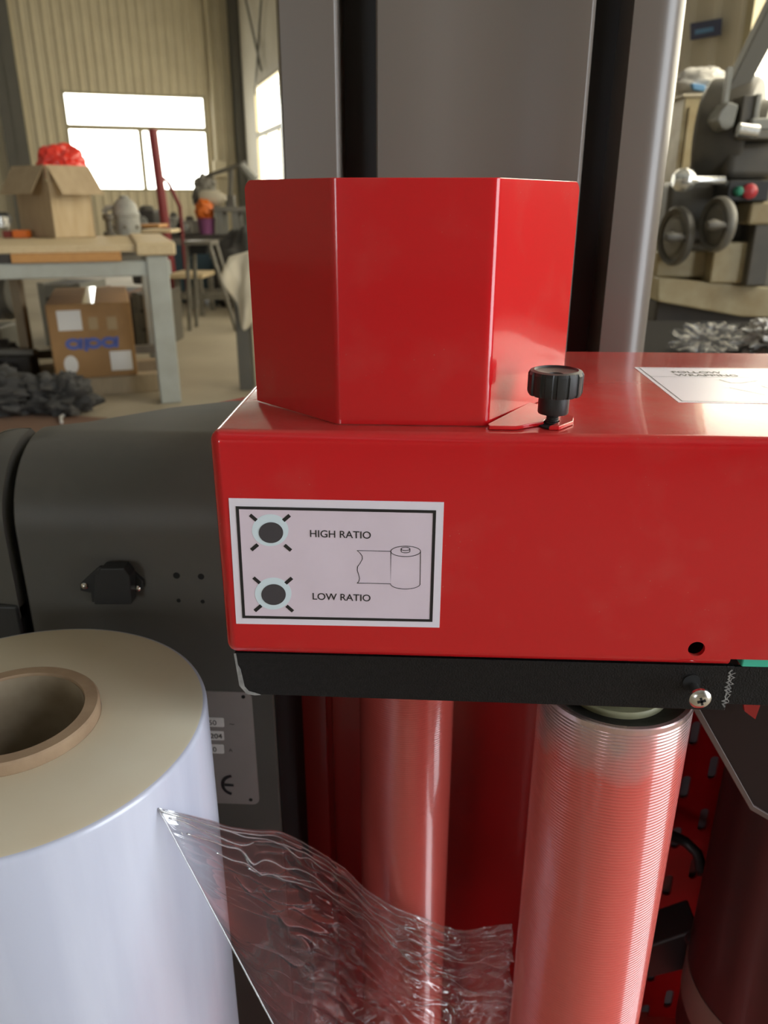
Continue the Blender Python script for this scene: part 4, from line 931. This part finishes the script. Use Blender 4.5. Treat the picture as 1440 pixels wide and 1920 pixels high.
def handwheel(px, py, r_, y_, mt):
    c_ = A(px, py, y_); Tw = lambda v: Vector((v.x*.25-v.z*.97, -v.x*.97-v.z*.25, v.y))
    w_ = MB().lathe([(r_*.80, -.008), (r_*.93, -.014), (r_, -.004), (r_, .010), (r_*.92, .018), (r_*.80, .010)], c_, 36, T=Tw, closed=True).build('handwheel', mt, lt, smooth=40)
    MB().lathe([(r_*.82, -.004), (r_*.82, .004), (r_*.66, .006), (r_*.60, .014), (r_*.22, .016), (r_*.20, .026), (0, .027)], c_, 32, T=Tw).build('wheel_disc', M['iron2'], w_, smooth=35)
    MB().lathe([(.012, 0), (.012, .02), (.018, .05), (.012, .07), (0, .072)], c_+Tw(Vector((r_*.75, 0, .008))), 16, T=Tw).build('crank_handle', M['iron'], w_, smooth=40)
    MB().cyl(c_, c_+Vector((.06, .12, 0)), .03, 14).build('wheel_shaft', M['iron'], w_)
handwheel(1346, 421, .082, YL-.12, M['iron2'])
handwheel(1268, 443, .090, YL-.06, M['iron'])
bx0, bx1 = A(1362, 360, YL-.1).x, A(1440, 360, YL-.1).x
bb = MB().box(bx0, bx1, YL-.11, YL+.05, A(1400, 378, YL-.1).z, A(1400, 338, YL-.1).z).build('button_box', M['black2'], lt, bevel=.005)
for px, mt_, r_ in ((1384, 'green', .014), (1404, 'redbtn', .022)):
    c_ = A(px, 359, YL-.11); MB().lathe([(r_, 0), (r_, .012), (r_*.7, .018), (0, .019)], c_, 20, T=Ty).build('push_button', M[mt_], bb, smooth=40)
# lever with white knob
lv = MB().lathe([(.018, 0), (.030, .012), (.036, .034), (.030, .056), (.016, .066), (.013, .075), (.012, .155)], A(1262, 338, YL-.1), 24, T=lambda v: Vector((v.z, v.y, v.x))).build('lever', M['chrome'], lt, smooth=45)
# headstock, chuck, tool post
hc = A(1346, 262, YL+.25)
MB().lathe([(.10, -.05), (.17, -.045), (.185, -.03), (.185, .10), (.175, .115), (.11, .12)], hc, 48, T=lambda v: Vector((v.z*.86+v.x*.5, v.z*-.5+v.x*.86, v.y))).build('chuck', M['iron'], lt, smooth=35)
MB().lathe([(.05, .10), (.115, .115), (.115, .16), (.06, .17), (.06, .23), (0, .24)], hc, 40, T=lambda v: Vector((v.z*.86+v.x*.5, v.z*-.5+v.x*.86, v.y))).build('chuck_face', M['iron2'], lt, smooth=35)
MB().box(A(1362, 300, YL+.05).x, A(1500, 300, YL+.05).x, YL+.05, YL+.45, A(1400, 338, YL+.05).z, A(1400, 262, YL+.05).z).build('headstock', M['iron'], lt, bevel=.03)
MB().box(A(1388, 250).x, A(1470, 250).x, YL-.03, YL+.2, A(1420, 262).z, A(1420, 246).z).build('compound_slide', M['iron2'], lt, bevel=.006)
MB().cyl(A(1384, 243, YL-.05), A(1420, 248, YL-.05), .020, 18).build('slide_end', M['chrome'], lt)
MB().box(A(1392, 200).x, A(1414, 200).x, YL, YL+.10, A(1400, 248).z, A(1400, 178).z).build('tool_post', M['iron'], lt, bevel=.004)
MB().box(A(1414, 200).x, A(1424, 200).x, YL-.01, YL+.08, A(1420, 222).z, A(1420, 176).z).build('tool_clamp', M['cast'], lt, bevel=.004)
MB().box(A(1404, 230).x, A(1500, 230).x, YL-.02, YL+.14, A(1420, 246).z, A(1420, 222).z).build('tool_holder', M['cast'], lt, bevel=.008)
MB().prism([P3(1344, 224, YL), P3(1352, 240, YL), P3(1362, 245, YL), P3(1376, 236, YL), P3(1386, 196, YL), P3(1366, 190, YL), P3(1350, 210, YL)], YL+.0, YL+.10, 'xz').build('steady_rest', M['cast'], lt, bevel=.006)
MB().box(A(1366, 180).x, A(1374, 180).x, YL+.03, YL+.06, A(1370, 200).z, A(1370, 122).z).build('riser_rod', M['cast'], lt)
dg0, dg1 = A(1378, 178, YL+.12), A(1480, -20, YL+.12)
dvec = (dg1-dg0).normalized(); dn = Vector((dvec.z, 0, -dvec.x))
MB().add([dg0+dn*s_+Vector((0, y_, 0)) for y_ in (0, .07) for s_ in (-.028, .028)]+[dg1+dn*s_+Vector((0, y_, 0)) for y_ in (0, .07) for s_ in (-.034, .034)], [(0, 1, 3, 2), (4, 6, 7, 5), (0, 4, 5, 1), (2, 3, 7, 6), (0, 2, 6, 4), (1, 5, 7, 3)]).build('swing_arm', M['beam'], lt, bevel=.004)

# cream cabinet behind the lathe with a sack on it, banner on the wall
yk = 3.9
k0, k1 = at(1285, 180, y=yk).x, at(1362, 180, y=yk).x; zk = at(1330, 176, y=yk).z
ck = thing('cream_cabinet', ((k0+k1)/2, yk+.15, 0), 'cream steel cabinet behind the lathe chuck', 'cabinet')
MB().box(k0, k1, yk, yk+.35, 0, zk-.012).build('cabinet_body', M['lathe'], ck, bevel=.006)
MB().box(k0-.015, k1+.015, yk-.015, yk+.36, zk-.012, zk).build('cabinet_top', M['sheet'], ck, bevel=.003)
MB().box(k0+.02, k1-.02, yk-.012, yk, .10, zk-.05).build('door', M['lathe'], ck, bevel=.003)
sk_ = thing('paper_sack', (at(1318, 160, y=yk+.1).x, yk+.15, zk), 'white plastic sack with blue print on cream cabinet', 'sack')
q = at(1316, 150, y=yk+.12); blob('sack_body', (q.x, yk+.14, zk+.058), (.115, .10, .062), M['bag'], 4.4, sk_, amp=.22, flat=-.0575, n=22)
q = at(1312, 164, y=yk+.04); MB().prism([P3(1297, 155, yk+.02), P3(1322, 158, yk+.02), P3(1328, 172, yk+.02), P3(1300, 168, yk+.02)], yk+.02, yk+.05, 'xz').build('blue_print', M['bagblue'], sk_, bevel=.006)
bc0, bc1 = W(.035, 15.55, 0), W(.035, 15.86, 0)
def wallpt(px, py, a_=.04):
    d = ray(px, py); t = (W(a_, 0)-CAM).dot(U1)/d.dot(U1); return CAM+d*t
bp_ = [wallpt(1296, 44), wallpt(1354, 34), wallpt(1352, 66), wallpt(1296, 76)]
bn = thing('wall_banner', sum(bp_, Vector())/4, 'dark blue banner with pale lettering hung on the wall', 'banner')
MB().add(bp_+[p-U1*.006 for p in bp_], [(0, 1, 2, 3), (7, 6, 5, 4), (0, 4, 5, 1), (1, 5, 6, 2), (2, 6, 7, 3), (3, 7, 4, 0)]).build('banner_cloth', M['navy'], bn)
bs = [wallpt(1303, 56, .05), wallpt(1338, 50, .05), wallpt(1338, 58, .05), wallpt(1303, 65, .05)]
MB().add(bs, [(0, 1, 2, 3)]).build('banner_print', M['bagblue'], bn)

# crumpled clear film scraps behind the cover
M['blacktop'] = mat('black_rubber_mat', (.012, .010, .009), .85, spec=.08)
M['scrap'] = clear_film('crumpled_clear_film', .02, haze=.02, rough=.2, gmax=.14)
sb = thing('dark_bench', (at(1400, 620, y=1.6).x, 1.8, 0), 'low black bench behind the red cover under lathe tray', 'bench')
q0 = at(1265, 656, y=1.55); MB().box(q0.x-.04, q0.x+.8, 1.5, 2.1, q0.z-.06, q0.z-.02).build('bench_top', M['blacktop'], sb, bevel=.004)
for xx in (q0.x-.02, q0.x+.7):
    for yy in (1.52, 2.02): MB().box(xx, xx+.05, yy, yy+.05, 0, q0.z-.06).build('leg', M['dark'], sb)
zz = q0.z-.02
q = at(1345, 640, y=1.62); o = blob('film_scrap', (q.x, 1.66, zz+.022), (.062, .05, .026), M['scrap'], 7.1, amp=.7, f=3.0, flat=-.0215, n=36); tag(o, 'crumpled clear film scrap on black bench by mast', 'film scrap')
q = at(1450, 640, y=1.62); o = blob('film_bundle', (q.x, 1.64, zz+.028), (.05, .05, .034), M['bag'], 9.9, amp=.5, f=3, flat=-.027, n=28); tag(o, 'crumpled white film bundle at right end of scrap', 'film bundle')

# tight creases that run along the gathered upper edge of the loose film
M['crease'] = clear_film('film_crease', .45, haze=.22, rough=.08, gmax=.95)
for k, (s0, s1, t0, t1, wob, r_) in enumerate(((.005, .62, .006, .055, .006, .0008), (.01, .80, .012, .030, .004, .0006), (.03, .84, .030, .085, .008, .0007), (.06, .84, .085, .150, .010, .0008),
        (.12, .80, .120, .175, .012, .0006), (.20, .86, .135, .240, .012, .0007), (.30, .84, .045, .110, .006, .0005), (.45, .88, .150, .300, .015, .0006))):
    pts = []
    for i in range(90):
        f_ = i/89; ss = s0+(s1-s0)*f_; tt = t0+(t1-t0)*f_+wob*mnoise.noise(Vector((f_*6, k*3.7, 0)))*min(1, 4*f_)
        pts.append(webpt(ss, max(.002, tt))+Vector((0, -.0009, 0)))
    MB().tube(pts, r_*.75, 6).build('film_crease', M['crease'], rol, smooth=180)
